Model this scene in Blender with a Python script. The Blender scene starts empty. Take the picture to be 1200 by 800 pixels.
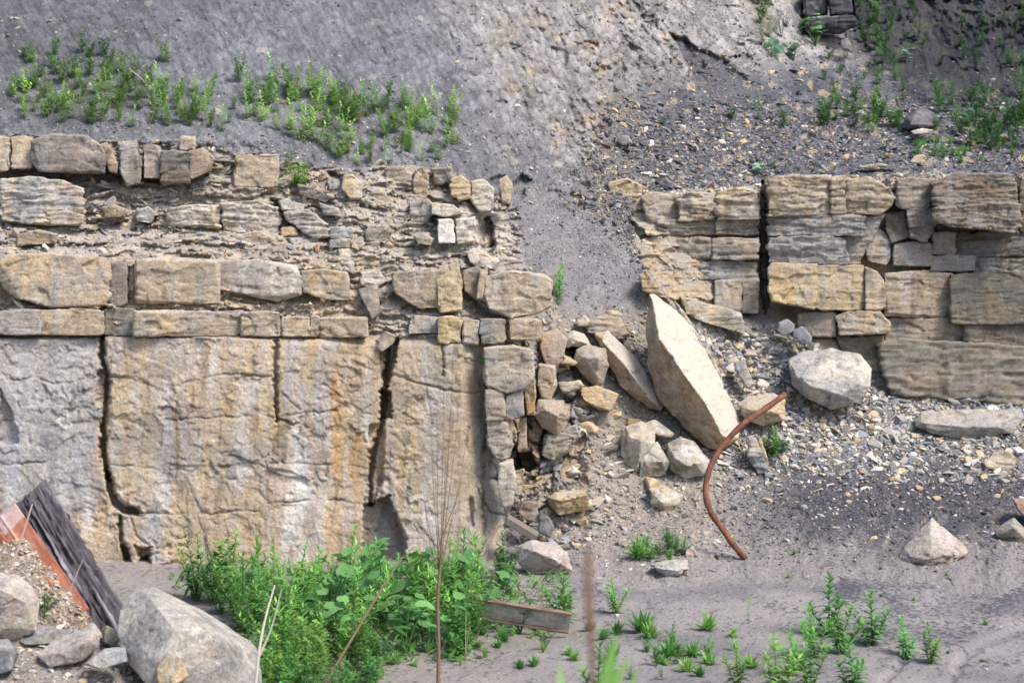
import bpy, bmesh, math, random, time
import numpy as np
from mathutils import Vector, Matrix, Euler
T0 = time.time()
Q = 1.0            # sheet step multiplier
F, H = 1666.67, 2.6
rng = np.random.default_rng(7)
random.seed(7)
sc = bpy.context.scene
COL = sc.collection

# ------------------------------------------------------------------ noise
_perm = np.random.default_rng(1).permutation(256)
PERM = np.concatenate([_perm, _perm, _perm]).astype(np.int32)
_g = np.random.default_rng(2).normal(size=(256, 3)); GR = _g / np.linalg.norm(_g, axis=1)[:, None]
GX_, GY_, GZ_ = [np.ascontiguousarray(GR[:, q]).astype(np.float32) for q in range(3)]
RND = np.random.default_rng(3).random((256, 6))
def _hash(i, j, k):
    return PERM[(PERM[(PERM[i & 255] + j) & 255] + k) & 255]
def perlin(x, y, z):
    x = np.asarray(x, np.float32); y = np.asarray(y, np.float32) + 0*x; z = np.asarray(z, np.float32) + 0*x
    fi, fj, fk = np.floor(x), np.floor(y), np.floor(z)
    fx, fy, fz = x-fi, y-fj, z-fk
    i = fi.astype(np.int32) & 255; j = fj.astype(np.int32) & 255; k = fk.astype(np.int32) & 255
    u = fx*fx*fx*(fx*(fx*6-15)+10); v = fy*fy*fy*(fy*(fy*6-15)+10); w = fz*fz*fz*(fz*(fz*6-15)+10)
    A, B_ = PERM[i]+j, PERM[i+1]+j
    P4 = [PERM[A]+k, PERM[B_]+k, PERM[A+1]+k, PERM[B_+1]+k]
    def c(h, a, b, d):
        return GX_[h]*(fx-a) + GY_[h]*(fy-b) + GZ_[h]*(fz-d)
    def L(a, b, t): return a + (b-a)*t
    r = []
    for d in (0, 1):
        H4 = [PERM[q+d] for q in P4]
        r.append(L(L(c(H4[0],0,0,d), c(H4[1],1,0,d), u), L(c(H4[2],0,1,d), c(H4[3],1,1,d), u), v))
    return 1.5*L(r[0], r[1], w)
def fbm(x, y, z, o=4, g=0.5):
    s = 0; a = 1; n = 0
    for q in range(o):
        s = s + a*perlin(x*2.03**q + 17.3*q, y*2.03**q - 5.1*q, z*2.03**q + 9.7*q); n += a; a *= g
    return s/n
def ridged(x, y, z, o=3):
    s = 0; a = 1; n = 0
    for q in range(o):
        s = s + a*(1-2*np.abs(perlin(x*2.1**q+3*q, y*2.1**q+7*q, z*2.1**q))); n += a; a *= .5
    return s/n
def cells2(x, y, seed=0, tilt=.8):
    """faceted relief: every cell a small tilted plane; returns height, cell random, edge distance"""
    i = np.floor(x).astype(np.int64); j = np.floor(y).astype(np.int64)
    best = np.full(x.shape, 9e9); b2 = best.copy(); hb = np.zeros(x.shape, np.int64); dx = np.zeros(x.shape); dy = dx.copy()
    for a in (-1, 0, 1):
        for b in (-1, 0, 1):
            h = _hash(i+a, j+b, seed + 0*i)
            ex = x-(i+a+RND[h, 0]); ey = y-(j+b+RND[h, 1]); d = ex*ex+ey*ey
            m = d < best
            b2 = np.where(m, best, np.minimum(b2, d))
            best = np.where(m, d, best); hb = np.where(m, h, hb); dx = np.where(m, ex, dx); dy = np.where(m, ey, dy)
    hgt = (RND[hb, 2]-.5)*2 + tilt*((RND[hb, 3]-.5)*dx + (RND[hb, 4]-.5)*dy)*2
    return hgt, RND[hb, 5], np.sqrt(b2)-np.sqrt(best)
def cells3(x, y, z, seed=0, tilt=.8):
    i = np.floor(x).astype(np.int64); j = np.floor(y).astype(np.int64); k = np.floor(z).astype(np.int64)
    best = np.full(x.shape, 9e9); hb = np.zeros(x.shape, np.int64); D = [np.zeros(x.shape) for _ in range(3)]
    for a in (-1, 0, 1):
        for b in (-1, 0, 1):
            for c in (-1, 0, 1):
                h = _hash(i+a+seed, j+b, k+c)
                e = (x-(i+a+RND[h, 0]), y-(j+b+RND[h, 1]), z-(k+c+RND[h, 2])); d = e[0]**2+e[1]**2+e[2]**2
                m = d < best; best = np.where(m, d, best); hb = np.where(m, h, hb)
                for q in range(3): D[q] = np.where(m, e[q], D[q])
    return (RND[hb, 3]-.5)*2 + tilt*2*((RND[hb, 4]-.5)*D[0] + (RND[hb, 5]-.5)*D[2]), RND[hb, 4]
def ss(a, b, x):
    t = np.clip((x-a)/(b-a), 0, 1); return t*t*(3-2*t)
def mix(c, d, t):
    t = np.asarray(t)[..., None]; return np.asarray(c)*(1-t) + np.asarray(d)*t
def sdpoly(x, y, poly):
    """signed distance, positive inside"""
    P = np.asarray(poly, float); d = np.full(x.shape, 9e9); ins = np.zeros(x.shape, bool)
    for k in range(len(P)):
        a = P[k]; b = P[(k+1) % len(P)]; e = b-a
        t = np.clip(((x-a[0])*e[0]+(y-a[1])*e[1])/(e@e+1e-9), 0, 1)
        d = np.minimum(d, np.hypot(x-a[0]-t*e[0], y-a[1]-t*e[1]))
        if a[1] != b[1]:
            c = ((a[1] > y) != (b[1] > y)) & (x < (b[0]-a[0])*(y-a[1])/(b[1]-a[1])+a[0])
            ins ^= c
    return np.where(ins, d, -d)
def dline(x, y, pts):
    d = np.full(x.shape, 9e9); P = np.asarray(pts, float)
    for k in range(len(P)-1):
        a = P[k]; e = P[k+1]-a
        t = np.clip(((x-a[0])*e[0]+(y-a[1])*e[1])/(e@e+1e-9), 0, 1)
        d = np.minimum(d, np.hypot(x-a[0]-t*e[0], y-a[1]-t*e[1]))
    return d

# ------------------------------------------------------------------ palette (base colours, linear)
C = dict(tan=(.435,.33,.21), warm=(.34,.295,.24), grey=(.28,.265,.25), blue=(.235,.245,.275), white=(.62,.60,.56),
         orange=(.42,.24,.10), yellow=(.47,.36,.18), dark=(.075,.073,.078), olive=(.235,.215,.17), dgrey=(.14,.135,.13),
         shale=(.158,.16,.18), dshale=(.085,.083,.098), mud=(.31,.28,.272), mud2=(.205,.19,.197), coal=(.045,.045,.058),
         slab_sunlit=(.55,.495,.42), debris=(.30,.262,.225), pale=(.47,.43,.37), brown=(.25,.17,.115), pink=(.40,.33,.31))
for k in C: C[k] = np.array(C[k])

# ------------------------------------------------------------------ materials
def new_mat(name): 
    m = bpy.data.materials.new(name); m.use_nodes = True; nt = m.node_tree; nt.nodes.clear(); return m, nt
def stone_mat(name, scale=30, contrast=.5, bump=.5, dist=.01, rough=.9, spec=.25, stretch=(1,1,1), grain=220):
    m, nt = new_mat(name); N = nt.nodes; K = nt.links
    out = N.new('ShaderNodeOutputMaterial'); b = N.new('ShaderNodeBsdfPrincipled'); K.new(b.outputs[0], out.inputs[0])
    b.inputs['Roughness'].default_value = rough; b.inputs['Specular IOR Level'].default_value = spec
    at = N.new('ShaderNodeAttribute'); at.attribute_name = 'Col'
    tc = N.new('ShaderNodeTexCoord'); mp = N.new('ShaderNodeMapping'); mp.inputs['Scale'].default_value = stretch
    K.new(tc.outputs['Object'], mp.inputs[0])
    n1 = N.new('ShaderNodeTexNoise'); n1.inputs['Scale'].default_value = scale; n1.inputs['Detail'].default_value = 8; n1.inputs['Roughness'].default_value = .72
    n2 = N.new('ShaderNodeTexNoise'); n2.inputs['Scale'].default_value = grain; n2.inputs['Detail'].default_value = 3; n2.inputs['Roughness'].default_value = .6
    K.new(mp.outputs[0], n1.inputs['Vector']); K.new(tc.outputs['Object'], n2.inputs['Vector'])
    r = N.new('ShaderNodeMapRange'); r.inputs[1].default_value = .28; r.inputs[2].default_value = .72
    r.inputs[3].default_value = 1-contrast; r.inputs[4].default_value = 1+contrast; K.new(n1.outputs[0], r.inputs[0])
    r2 = N.new('ShaderNodeMapRange'); r2.inputs[1].default_value = .3; r2.inputs[2].default_value = .7
    r2.inputs[3].default_value = 1-contrast*.6; r2.inputs[4].default_value = 1+contrast*.6; K.new(n2.outputs[0], r2.inputs[0])
    mu = N.new('ShaderNodeMath'); mu.operation = 'MULTIPLY'; K.new(r.outputs[0], mu.inputs[0]); K.new(r2.outputs[0], mu.inputs[1])
    vm = N.new('ShaderNodeVectorMath'); vm.operation = 'SCALE'; K.new(at.outputs['Color'], vm.inputs[0]); K.new(mu.outputs[0], vm.inputs['Scale'])
    K.new(vm.outputs[0], b.inputs['Base Color'])
    ad = N.new('ShaderNodeMath'); ad.operation = 'MULTIPLY_ADD'; ad.inputs[1].default_value = .35
    K.new(n2.outputs[0], ad.inputs[0]); K.new(n1.outputs[0], ad.inputs[2])
    bp = N.new('ShaderNodeBump'); bp.inputs['Strength'].default_value = bump; bp.inputs['Distance'].default_value = dist
    K.new(ad.outputs[0], bp.inputs['Height']); K.new(bp.outputs[0], b.inputs['Normal'])
    return m
M_rock = stone_mat('sandstone', 42, .42, 1., .016)
M_face = stone_mat('sandstone_face', 34, .40, 1., .018)
M_shale = stone_mat('shale', 40, .46, 1., .03, stretch=(1, 1, 1.4))
M_scree = stone_mat('scree', 34, .42, 1.0, .035)
M_mud = stone_mat('mud', 40, .36, 1., .022, rough=.85)
M_chip = stone_mat('chips', 60, .28, .3, .006)
M_wood = stone_mat('old_timber', 24, .5, .9, .02, stretch=(6, 6, .6))
M_rust = stone_mat('rust', 34, .35, .5, .004, rough=.75)
def leaf_mat(name, trans=.35):
    m, nt = new_mat(name); N = nt.nodes; K = nt.links
    out = N.new('ShaderNodeOutputMaterial'); b = N.new('ShaderNodeBsdfPrincipled'); b.inputs['Roughness'].default_value = .55
    b.inputs['Specular IOR Level'].default_value = .3
    at = N.new('ShaderNodeAttribute'); at.attribute_name = 'Col'
    oi = N.new('ShaderNodeObjectInfo'); mr = N.new('ShaderNodeMapRange'); mr.inputs[3].default_value = .7; mr.inputs[4].default_value = 1.3
    K.new(oi.outputs['Random'], mr.inputs[0])
    vm = N.new('ShaderNodeVectorMath'); vm.operation = 'SCALE'; K.new(at.outputs['Color'], vm.inputs[0]); K.new(mr.outputs[0], vm.inputs['Scale'])
    K.new(vm.outputs[0], b.inputs['Base Color'])
    t = N.new('ShaderNodeBsdfTranslucent'); K.new(vm.outputs[0], t.inputs[0])
    ms = N.new('ShaderNodeMixShader'); ms.inputs[0].default_value = trans
    K.new(b.outputs[0], ms.inputs[1]); K.new(t.outputs[0], ms.inputs[2]); K.new(ms.outputs[0], out.inputs[0])
    return m
M_leaf = leaf_mat('leaf')
M_stem = leaf_mat('dry_stem', .05)

# ------------------------------------------------------------------ mesh helpers
def mk_mesh(name, V, faces, col=None, mat=None, smooth=True):
    """faces: (n,3) or (n,4) int array, or list of such arrays"""
    V = np.asarray(V, np.float32)
    fl = faces if isinstance(faces, list) else [faces]
    fl = [np.asarray(f, np.int32) for f in fl if len(f)]
    me = bpy.data.meshes.new(name)
    me.vertices.add(len(V)); me.vertices.foreach_set('co', V.ravel())
    tot = np.concatenate([np.full(len(f), f.shape[1], np.int32) for f in fl])
    loops = np.concatenate([f.ravel() for f in fl])
    me.loops.add(len(loops)); me.loops.foreach_set('vertex_index', loops)
    me.polygons.add(len(tot)); st = np.concatenate([[0], np.cumsum(tot)[:-1]]).astype(np.int32)
    me.polygons.foreach_set('loop_start', st)
    me.polygons.foreach_set('use_smooth', np.full(len(tot), smooth))
    me.update(calc_edges=True); me.validate()
    if col is not None: set_col(me, col)
    if mat: me.materials.append(mat)
    return me
def set_col(me, col):
    a = me.color_attributes.get('Col') or me.color_attributes.new('Col', 'FLOAT_COLOR', 'POINT')
    c = np.ones((len(me.vertices), 4), np.float32); c[:, :3] = np.clip(col, .004, .9); a.data.foreach_set('color', c.ravel())
def link(name, me, parent=None, loc=None):
    o = bpy.data.objects.new(name, me); COL.objects.link(o)
    if parent: o.parent = parent
    if loc is not None: o.location = loc
    return o
def tag(o, label=None, cat=None, group=None, kind=None):
    if label: o['label'] = label
    if cat: o['category'] = cat
    if group: o['group'] = group
    if kind: o['kind'] = kind
    return o
def P(px, py, D): return Vector(((px-600)/F*D, D, H-(py-400)/F*D))

# ================================================================== THE HILLSIDE: surveyed depth profiles
PROF = {
 -260: [(-260,28),(0,22.4),(100,20.4),(150,19.4),(165,18.9),(208,18.65),(214,18.4),(262,18.2),(272,17.95),(300,17.5),(308,17.42),(352,17.38),(358,17.28),(392,17.22),(397,17.05),(650,16.7),(760,16.5)],
 300: [(-260,28),(0,22.6),(100,20.6),(150,19.5),(165,19.0),(208,18.7),(214,18.5),(262,18.25),(272,18.0),(300,17.55),(308,17.44),(352,17.4),(358,17.28),(392,17.22),(397,17.05),(650,16.7),(760,16.5)],
 430: [(-260,28.5),(0,22.9),(100,20.9),(180,19.4),(215,18.7),(300,17.85),(345,17.5),(395,17.25),(405,17.08),(650,16.8),(760,16.5)],
 540: [(-260,29),(0,23.2),(100,21.5),(180,19.9),(205,19.3),(300,18.1),(350,17.65),(395,17.3),(405,17.1),(600,16.95),(660,16.8),(760,16.4)],
 600: [(-260,29),(0,23.6),(100,22.0),(180,20.8),(220,20.2),(310,19.0),(375,18.1),(420,17.8),(560,17.5),(620,17.3),(660,16.9),(760,16.3)],
 680: [(-260,29.5),(0,24),(100,22.4),(200,21.2),(300,20.4),(380,19.3),(450,18.6),(550,17.9),(620,17.3),(650,16.6),(676,15.8),(708,14.8),(760,13.8)],
 760: [(-260,30),(0,25),(80,24),(130,22.9),(200,21.7),(230,21.1),(320,20.4),(380,19.9),(450,19.2),(550,18.2),(605,17.4),(642,16.6),(676,15.6),(708,14.6),(760,13.6)],
 890: [(-260,34),(0,27.5),(90,25),(130,23.8),(205,22),(216,21.2),(365,20.95),(380,20.5),(460,19.9),(546,18.6),(605,17.45),(642,16.5),(676,15.5),(708,14.5),(760,13.5)],
 1000:[(-260,38),(0,31),(60,28),(130,24.2),(195,21.9),(208,20.95),(392,20.8),(400,20.55),(460,20.3),(480,20.0),(546,18.8),(605,17.5),(642,16.5),(676,15.5),(708,14.5),(760,13.5)],
 1080:[(-260,38),(0,30.5),(60,28),(130,24.0),(195,21.9),(206,20.95),(395,20.8),(402,20.6),(460,20.4),(478,20.1),(546,18.9),(605,17.55),(642,16.5),(676,15.5),(708,14.5),(760,13.5)],
 1200:[(-260,36),(0,28.5),(100,25),(190,22.2),(203,20.95),(395,20.8),(402,20.6),(462,20.4),(480,20.1),(546,18.9),(605,17.55),(642,16.5),(676,15.5),(708,14.5),(760,13.5)],
 1460:[(-260,36),(0,28.5),(100,25),(190,22.2),(203,20.95),(395,20.8),(470,20.3),(546,18.9),(605,17.55),(642,16.5),(676,15.5),(708,14.5),(760,13.5)],
}
def baseD(px, py):
    ks = sorted(PROF); px = np.clip(px, ks[0], ks[-1]-1e-6)
    rows = [np.interp(py, [a for a, _ in PROF[k]], [b for _, b in PROF[k]]) for k in ks]
    out = np.zeros(np.broadcast(px, py).shape)
    for a in range(len(ks)-1):
        m = (px >= ks[a]) & (px < ks[a+1]); t = (px-ks[a])/(ks[a+1]-ks[a]); t = t*t*(3-2*t)*.5+t*.5
        out = np.where(m, rows[a]*(1-t)+rows[a+1]*t, out)
    return out
STEP = 1.35*Q
gx = np.arange(-255, 1455, STEP); gy = np.arange(-255, 748, STEP)
GX, GY = np.meshgrid(gx, gy)
W1 = fbm(GX/60, GY/60, 0.3, 3)*9; W2 = fbm(GX/60, GY/60, 5.3, 3)*9
WX, WY = GX+W1, GY+W2                                   # warped survey coordinates
f1 = fbm(GX/14, GY/14, 1.5, 4); f2 = fbm(GX/5, GY/5, 2.5, 3)
D = baseD(GX+W1*.6, GY+W2*.35)

# ---- zone masks
def band_top_left(x):        # upper rim of the ledge country on the left
    return np.interp(x, [-260, 0, 250, 330, 400, 470, 540, 600, 640], [158, 158, 172, 188, 196, 190, 205, 235, 300])
leftx = ss(640, 610, WX + (GY-500)*(-.05))
wall = leftx*ss(392, 398, GY+f2*3) * ss(600, 585, GX+f1*10-(np.clip(GY-430, 0, 300))*.0)
bt = band_top_left(GX)
ledge = leftx*ss(-4, 6, GY+f1*10-bt)*(1-ss(392, 398, GY))
rtop = np.interp(GX, [700, 745, 800, 890, 1045, 1100, 1455], [330, 232, 222, 215, 207, 203, 203])
rbot = np.interp(GX, [700, 745, 800, 890, 930, 985, 1035, 1100, 1200, 1455], [300, 300, 370, 368, 385, 430, 458, 462, 470, 470])
rwall = ss(735, 748, GX+f1*8)*ss(-3, 4, GY+f2*4-rtop)*ss(3, -6, GY+f1*5-rbot)
chute = ss(-14, 16, f1*22+sdpoly(WX, WY, [(600,215),(660,235),(715,255),(745,300),(752,340),(735,400),(690,385),(655,365),(640,330),(615,300),(590,260)]))
low = ss(540, 575, GX)*(1-wall)*(1-ledge)*(1-rwall)*ss(340, 400, GY)
terr = ss(0, 24, (GX-700)+(GY-110)*.3+f1*40)*ss(60, 100, GY-(900-GX)*.15)*(1-rwall)*(1-ss(300, 350, GY))*(1-chute)
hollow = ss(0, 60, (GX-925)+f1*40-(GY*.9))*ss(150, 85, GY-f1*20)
hillz = np.clip(1-wall-ledge-rwall-low-chute-terr, 0, 1)

# ---- relief (metres, positive = away from the viewer)
# sandstone wall
c1h, c1r, c1e = cells2(WX/62, WY/44, 3, .9); c2h, c2r, c2e = cells2((WX+f1*10)/23, (WY+f1*8)/17, 5, 1.0)
c3h, c3r, c3e = cells2((WX+f2*3)/9, (WY+f2*3)/6.5, 9, 1.0)
pm = ss(-.15, .35, fbm(GX/70, GY/55, 21.3, 2))
rl = c1h*.012 + c2h*(.003+.016*pm) + c3h*(.005+.009*pm) + f2*.009 + fbm(GX/120, GY/90, 8.8, 2)*.05
D += wall*rl
# ledges: rubbly beds
lam = fbm(WX/40, WY/3.2, 4.4, 3); brick_h, brick_r, brick_e = cells2((WX+f1*5)/36, (WY+f1*2)/7, 21, .6)
bs_h, bs_r, bs_e = cells2((WX+f1*5)/14, (WY+f1*2)/3.8, 23, .7)
D += ledge*(brick_h*.06 + bs_h*.045 + c3h*.012 + lam*.02 + f1*.04 + f2*.02)
# right wall beds
b2h, b2r, b2e = cells2((WX+f1*4)/46, (WY+f1*3)/13, 31, .7)
D += rwall*(b2h*.06 + lam*.045 + c3h*.012 + f2*.015 + f1*.03)
# shale hill: runnels down the fall line plus crumbly facets
fl = ss(420, 760, GX-GY*.4)
stk = fbm((WX*.86-WY*.5)/5, (WX*.5+WY*.86)/34, 91, 4)
ru = ridged((WX*.86-WY*.5)/46, (WX*.5+WY*.86)/190, 6.1, 3); ru2 = ridged((WX*.8-WY*.6)/17, (WX*.6+WY*.8)/60, 2.1, 3)
cr_h, cr_r, cr_e = cells2((WX*.8-WY*.6+f2*4)/13, (WX*.6+WY*.8)/22, 41, 1.)
D += hillz*(-(.06+.11*fl)*ru - (.03+.05*fl)*ru2 + (.006+.045*fl)*cr_h*ss(-.05, .4, fbm(GX/90, GY/90, 3, 2)+.1*fl) + f1*(.035+.06*fl) + f2*(.03+.03*fl)
            + .05*fl*c3h*ss(0, .3, fbm(GX/50, GY/50, 33, 2)) + .012*c3h + (.03+.02*fl)*stk)
D += terr*(f1*.05 + f2*.03) + hollow*(c2h*.05 + f1*.22 + f2*.07)*(1-rwall)
D += chute*(.03*f1+.02*f2-.04*ridged((WX*.9-WY*.4)/30, (WX*.4+WY*.9)/160, 9.1, 2))
toe = fbm(GX/60, 0*GY, 71.3, 3)
D += low*(toe*.35*ss(600, 660, GY) + c2h*.05*ss(700, 620, GX) + f1*.08 + f2*.025 + c3h*.02)
# rubble columns between wall and gully
mid = ss(560, 585, GX)*ss(700, 670, GX)*ss(395, 410, GY)*ss(580, 560, GY+f1*8)
m_h, m_r, m_e = cells2((WX+f1*4)/21, (WY+f1*4)/33, 51, .9)
D += mid*(m_h*.14 + c3h*.02 + .10*ss(.12, 0, m_e))
# spur of shale standing proud above the terrace, with its steep right flank
sp = sdpoly(WX, WY, [(700,-20),(760,20),(788,42),(806,80),(832,122),(790,118),(740,110),(690,90)])
rdg = dline(GX+f1*5, GY+f2*4, [(786,38),(798,66),(812,92),(834,126)])
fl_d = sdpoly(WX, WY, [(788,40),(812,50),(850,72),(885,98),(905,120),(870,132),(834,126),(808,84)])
D += ss(-3, 3, fl_d+f1*5)*np.exp(-rdg/45)*.30; D -= ss(3, -3, fl_d)*np.exp(-rdg/26)*.10
# explicit steps in the wall: polygon, metres, softness
STEPS = [
 ([(425,590),(455,580),(468,612),(476,632),(475,668),(424,672)], .26, 2.0),
 ([(434,500),(452,488),(448,560),(436,590),(426,590),(432,540)], .13, 2.5),
 ([(446,398),(466,396),(462,425),(452,455),(446,440)], .30, 3),
 ([(447,455),(457,458),(460,492),(446,492)], .30, 2),
 ([(566,400),(620,400),(620,640),(566,640)], .06, 3),
 ([(593,585-128),(612,455),(613,492),(592,490)], .16, 1.5),
 ([(0,455),(16,488),(22,520),(0,520)], .10, 2),
 ([(605,530),(622,528),(630,545),(612,556),(602,548)], .55, 3),
 ([(611,472),(627,460),(632,470),(622,502),(612,500)], .40, 2),
 ([(658,398),(676,404),(676,422),(664,416)], .35, 3),
 ([(560,255),(575,255),(580,290),(562,292)], .35, 4),
 ([(578,235),(598,236),(592,250),(574,250)], .30, 3),
 ([(574,238-28),(590,205),(592,236),(578,238)], .20, 4),
 ([(595,222),(612,205),(622,210),(612,232),(600,240)], .20, 4),
 ([(318,232),(330,236),(336,255),(322,252)], .2, 3),
 ([(384,200),(402,205),(402,222),(392,224)], .18, 3),
 ([(163,640),(175,640),(180,690),(163,695)], .2, 3), ([(144,642),(151,642),(157,690),(150,690)], .15, 2),
 ([(890,215),(897,212),(899,300),(903,350),(896,368),(890,330)], .55, 2),
 ([(940,0),(1000,0),(1002,30),(990,44),(942,40)], .8, 5),
 ([(735,258),(745,262),(770,285),(766,292),(748,278)], .2, 3),
 ([(690,90),(730,70),(735,88),(700,108)], .12, 6), ([(645,55),(665,60),(662,80),(648,78)], .14, 5), ([(738,50),(752,60),(748,84),(738,76)], .14, 4),
]
for poly, dd, so in STEPS:
    a = np.array(poly); x0, y0 = a.min(0)-12; x1, y1 = a.max(0)+12
    jx = slice(np.searchsorted(gx, x0), np.searchsorted(gx, x1)); jy = slice(np.searchsorted(gy, y0), np.searchsorted(gy, y1))
    s = sdpoly(GX[jy, jx]+f2[jy, jx]*4+f1[jy, jx]*3, GY[jy, jx]+f1[jy, jx]*5, poly)
    D[jy, jx] += dd*ss(-so*.5, so*.5, s)
CRK = np.zeros(GX.shape)
CRACKS = [  # polyline, half width px, depth m
 ([(122,360),(119,385),(120,420),(126,440),(125,470),(121,500),(122,530),(126,560)], 2.4, .34),
 ([(126,556),(130,575),(135,588),(145,597),(160,599)], 3.2, .34),
 ([(120,440),(119,470)], 4.5, .2),
 ([(141,604),(142,634)], 1.9, .18), ([(145,640),(150,655),(152,668),(158,692)], 2.2, .2), ([(170,652),(175,668),(176,694)], 3, .22),
 ([(160,640),(166,660)], 1.5, .1), ([(151,600),(156,615),(160,628),(178,640)], 1.2, .07),
 ([(324,398),(323,430),(323,470),(324,492)], 1.7, .13),
 ([(325,489),(345,498),(360,487)], 1.7, .09), ([(338,530),(350,515),(352,500)], 1.2, .05),
 ([(450,400),(455,410),(452,440),(450,480),(446,505),(438,530),(434,560),(433,590)], 2.0, .2),
 ([(518,405),(519,440)], 1.5, .09), ([(455,436),(485,447),(512,455),(560,461)], 1.2, .06), ([(560,440),(566,430)], 1.3, .06),
 ([(0,445),(40,442),(62,449),(120,441)], 1.0, .05), ([(126,441),(160,442),(172,450),(205,452),(262,438),(322,441)], 1.1, .055),
 ([(0,493),(60,495),(120,490)], .9, .04), ([(126,490),(180,493),(240,489),(322,488),(390,480),(440,486)], 1.0, .05),
 ([(0,545),(60,540),(122,541)], 1.0, .04), ([(130,545),(220,552),(300,540),(420,546)], .9, .04),
 ([(150,600),(220,602),(300,598),(322,588),(400,586),(425,590)], 1.1, .055),
 ([(20,470),(30,495),(35,520)], 1.4, .07), ([(85,460),(75,490)], 1.2, .05), ([(92,480),(84,520),(70,540)], 1.3, .05),
 ([(112,640),(90,632),(60,620)], 1.0, .04), ([(30,600),(50,585),(62,600)], 1.4, .06),
 ([(330,460),(352,480)], 1, .03), ([(378,450),(400,465),(420,458)], 1, .04), ([(180,650),(205,640),(230,636)], 1.2, .05),
 ([(548,500),(546,540),(551,600),(549,650)], 1.2, .07), ([(566,400),(569,470),(566,560),(568,640)], 1.6, .09),
 ([(556,560),(562,580),(575,600),(590,604)], 1.3, .08), ([(572,520),(600,524)], 1.5, .08), ([(568,490),(592,493)], 1.2, .08),
 ([(552,585),(553,615)], 2.0, .1), ([(575,540),(590,560),(592,600)], 1.3, .08), ([(470,590),(476,600)], 2, .08),
 ([(455,621),(474,622)], 1.2, .07), ([(428,620),(455,622)], 1.2, .07), ([(500,455),(506,500)], .9, .03), ([(470,500),(480,560),(476,600)], 1., .04),
 ([(218,560),(235,600)], .9, .03), ([(255,480),(262,520),(250,560)], .8, .025), ([(195,470),(212,492)], 1, .04),
]
for pts, wd, dp in CRACKS:
    a = np.array(pts); x0, y0 = a.min(0)-16; x1, y1 = a.max(0)+16
    jx = slice(np.searchsorted(gx, x0), np.searchsorted(gx, x1)); jy = slice(np.searchsorted(gy, y0), np.searchsorted(gy, y1))
    d = dline(GX[jy, jx]+f2[jy, jx]*4+f1[jy, jx]*2, GY[jy, jx]+f1[jy, jx]*4+f2[jy, jx]*2, pts)
    w = wd*(.75+.5*np.clip(f1[jy, jx]*2+.5, 0, 1))
    thin = dp < .1
    if thin: wd *= .62; dp *= .5
    br = 1 if dp > .1 else ss(-.35, .2, fbm(GX[jy, jx]/34, GY[jy, jx]/34, 44.4, 2))
    D[jy, jx] += dp*br*(ss(w*1.35+.5, w*.35, d) if thin else ss(w*1.55+1.3, w*.1, d))
    if thin: CRK[jy, jx] = np.maximum(CRK[jy, jx], br*ss(w*1.3+.4, w*.3, d))

# ---- base colour of the hillside, some shade painted in
sn = fbm(GX/120, GY/120, 2.2, 4); sn2 = fbm(GX/30, GY/30, 7.2, 4)
vs = fbm(WX/11, GY/130, 3.3, 4); vs2 = fbm((WX+7)/26, GY/170, 8.3, 3)
shade = mix(C['shale'], C['shale']*1.35, ss(-.3, .5, sn+.3*sn2))
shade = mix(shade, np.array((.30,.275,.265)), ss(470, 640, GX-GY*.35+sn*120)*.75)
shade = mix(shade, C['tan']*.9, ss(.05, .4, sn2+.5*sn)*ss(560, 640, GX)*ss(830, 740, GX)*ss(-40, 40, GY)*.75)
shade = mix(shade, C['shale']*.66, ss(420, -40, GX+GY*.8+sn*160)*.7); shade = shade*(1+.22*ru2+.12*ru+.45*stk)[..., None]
shade = mix(shade, C['dark'], ss(.2, .45, -sn2)*.35)
shade = mix(shade, C['shale']*.6, ss(-1, 3, fl_d)*ss(110, 60, rdg)*.95)  # shade on the spur flank mixed into the hill colour
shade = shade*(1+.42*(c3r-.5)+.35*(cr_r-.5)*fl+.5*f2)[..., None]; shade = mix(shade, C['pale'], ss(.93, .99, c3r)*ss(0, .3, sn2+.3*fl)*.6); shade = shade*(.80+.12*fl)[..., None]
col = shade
cc = mix(C['debris'], C['shale'], ss(-.25, .3, sn2)*.8*(.35+.65*ss(250, 200, GY))); cc = mix(cc, C['tan'], ss(.0, .4, fbm(GX/18, GY/10, 6, 3))*.5); cc = cc*(1+.4*(bs_r-.5))[..., None]; cc = mix(cc, C['pale'], ss(.55, .9, brick_r)*.55)
cc = mix(cc, C['brown'], ss(.72, .8, c2r)*.2)
cc = mix(cc, C['pale']*.9, ss(-.3, .25, fbm(GX/50, GY/14, 61, 3))*.45*ss(200, 230, GY)); cc = mix(cc, mix(C['warm'], C['tan'], ss(-.3,.3,sn2)), ss(292, 312, GY+f1*8)*ss(460, 430, GX)*.75)
col = mix(col, cc, ledge)
col = mix(col, C['white']*1.05, ledge*ss(-3, 6, sdpoly(WX, WY, [(512,250),(540,252),(550,262),(560,290),(545,300),(520,290),(512,270)])+f2*5)*.8)
ww = mix(C['warm'], C['tan'], ss(-.5, .15, sn+.4*sn2)); ww = mix(ww, (.40,.30,.235), ss(.0, .4, fbm(WX/40, WY/60, 31, 4))*.6)
ww = mix(ww, (.33,.33,.375), ss(-.02, .35, vs2+.25*sn2)*.5); vs3 = fbm(WX/6, WY/60, 53.3, 4); ww = mix(ww, (.44,.42,.43), ss(.08, .4, vs3)*.42); ww = ww*(1-.42*ss(.05, .4, fbm(WX/9, WY/45, 63.3, 4)))[..., None]
ww = mix(ww, (.47,.45,.445), ss(.05, .4, fbm(WX/34, WY/95, 99, 4))*.6); ww = mix(ww, ww*.68, ss(.1, .4, fbm(WX/44, WY/70, 109, 4))*.7)
ww = mix(ww, C['blue']*1.25, ss(135, 95, GX+sn2*30)*ss(640, 560, GY)*.62)
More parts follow.
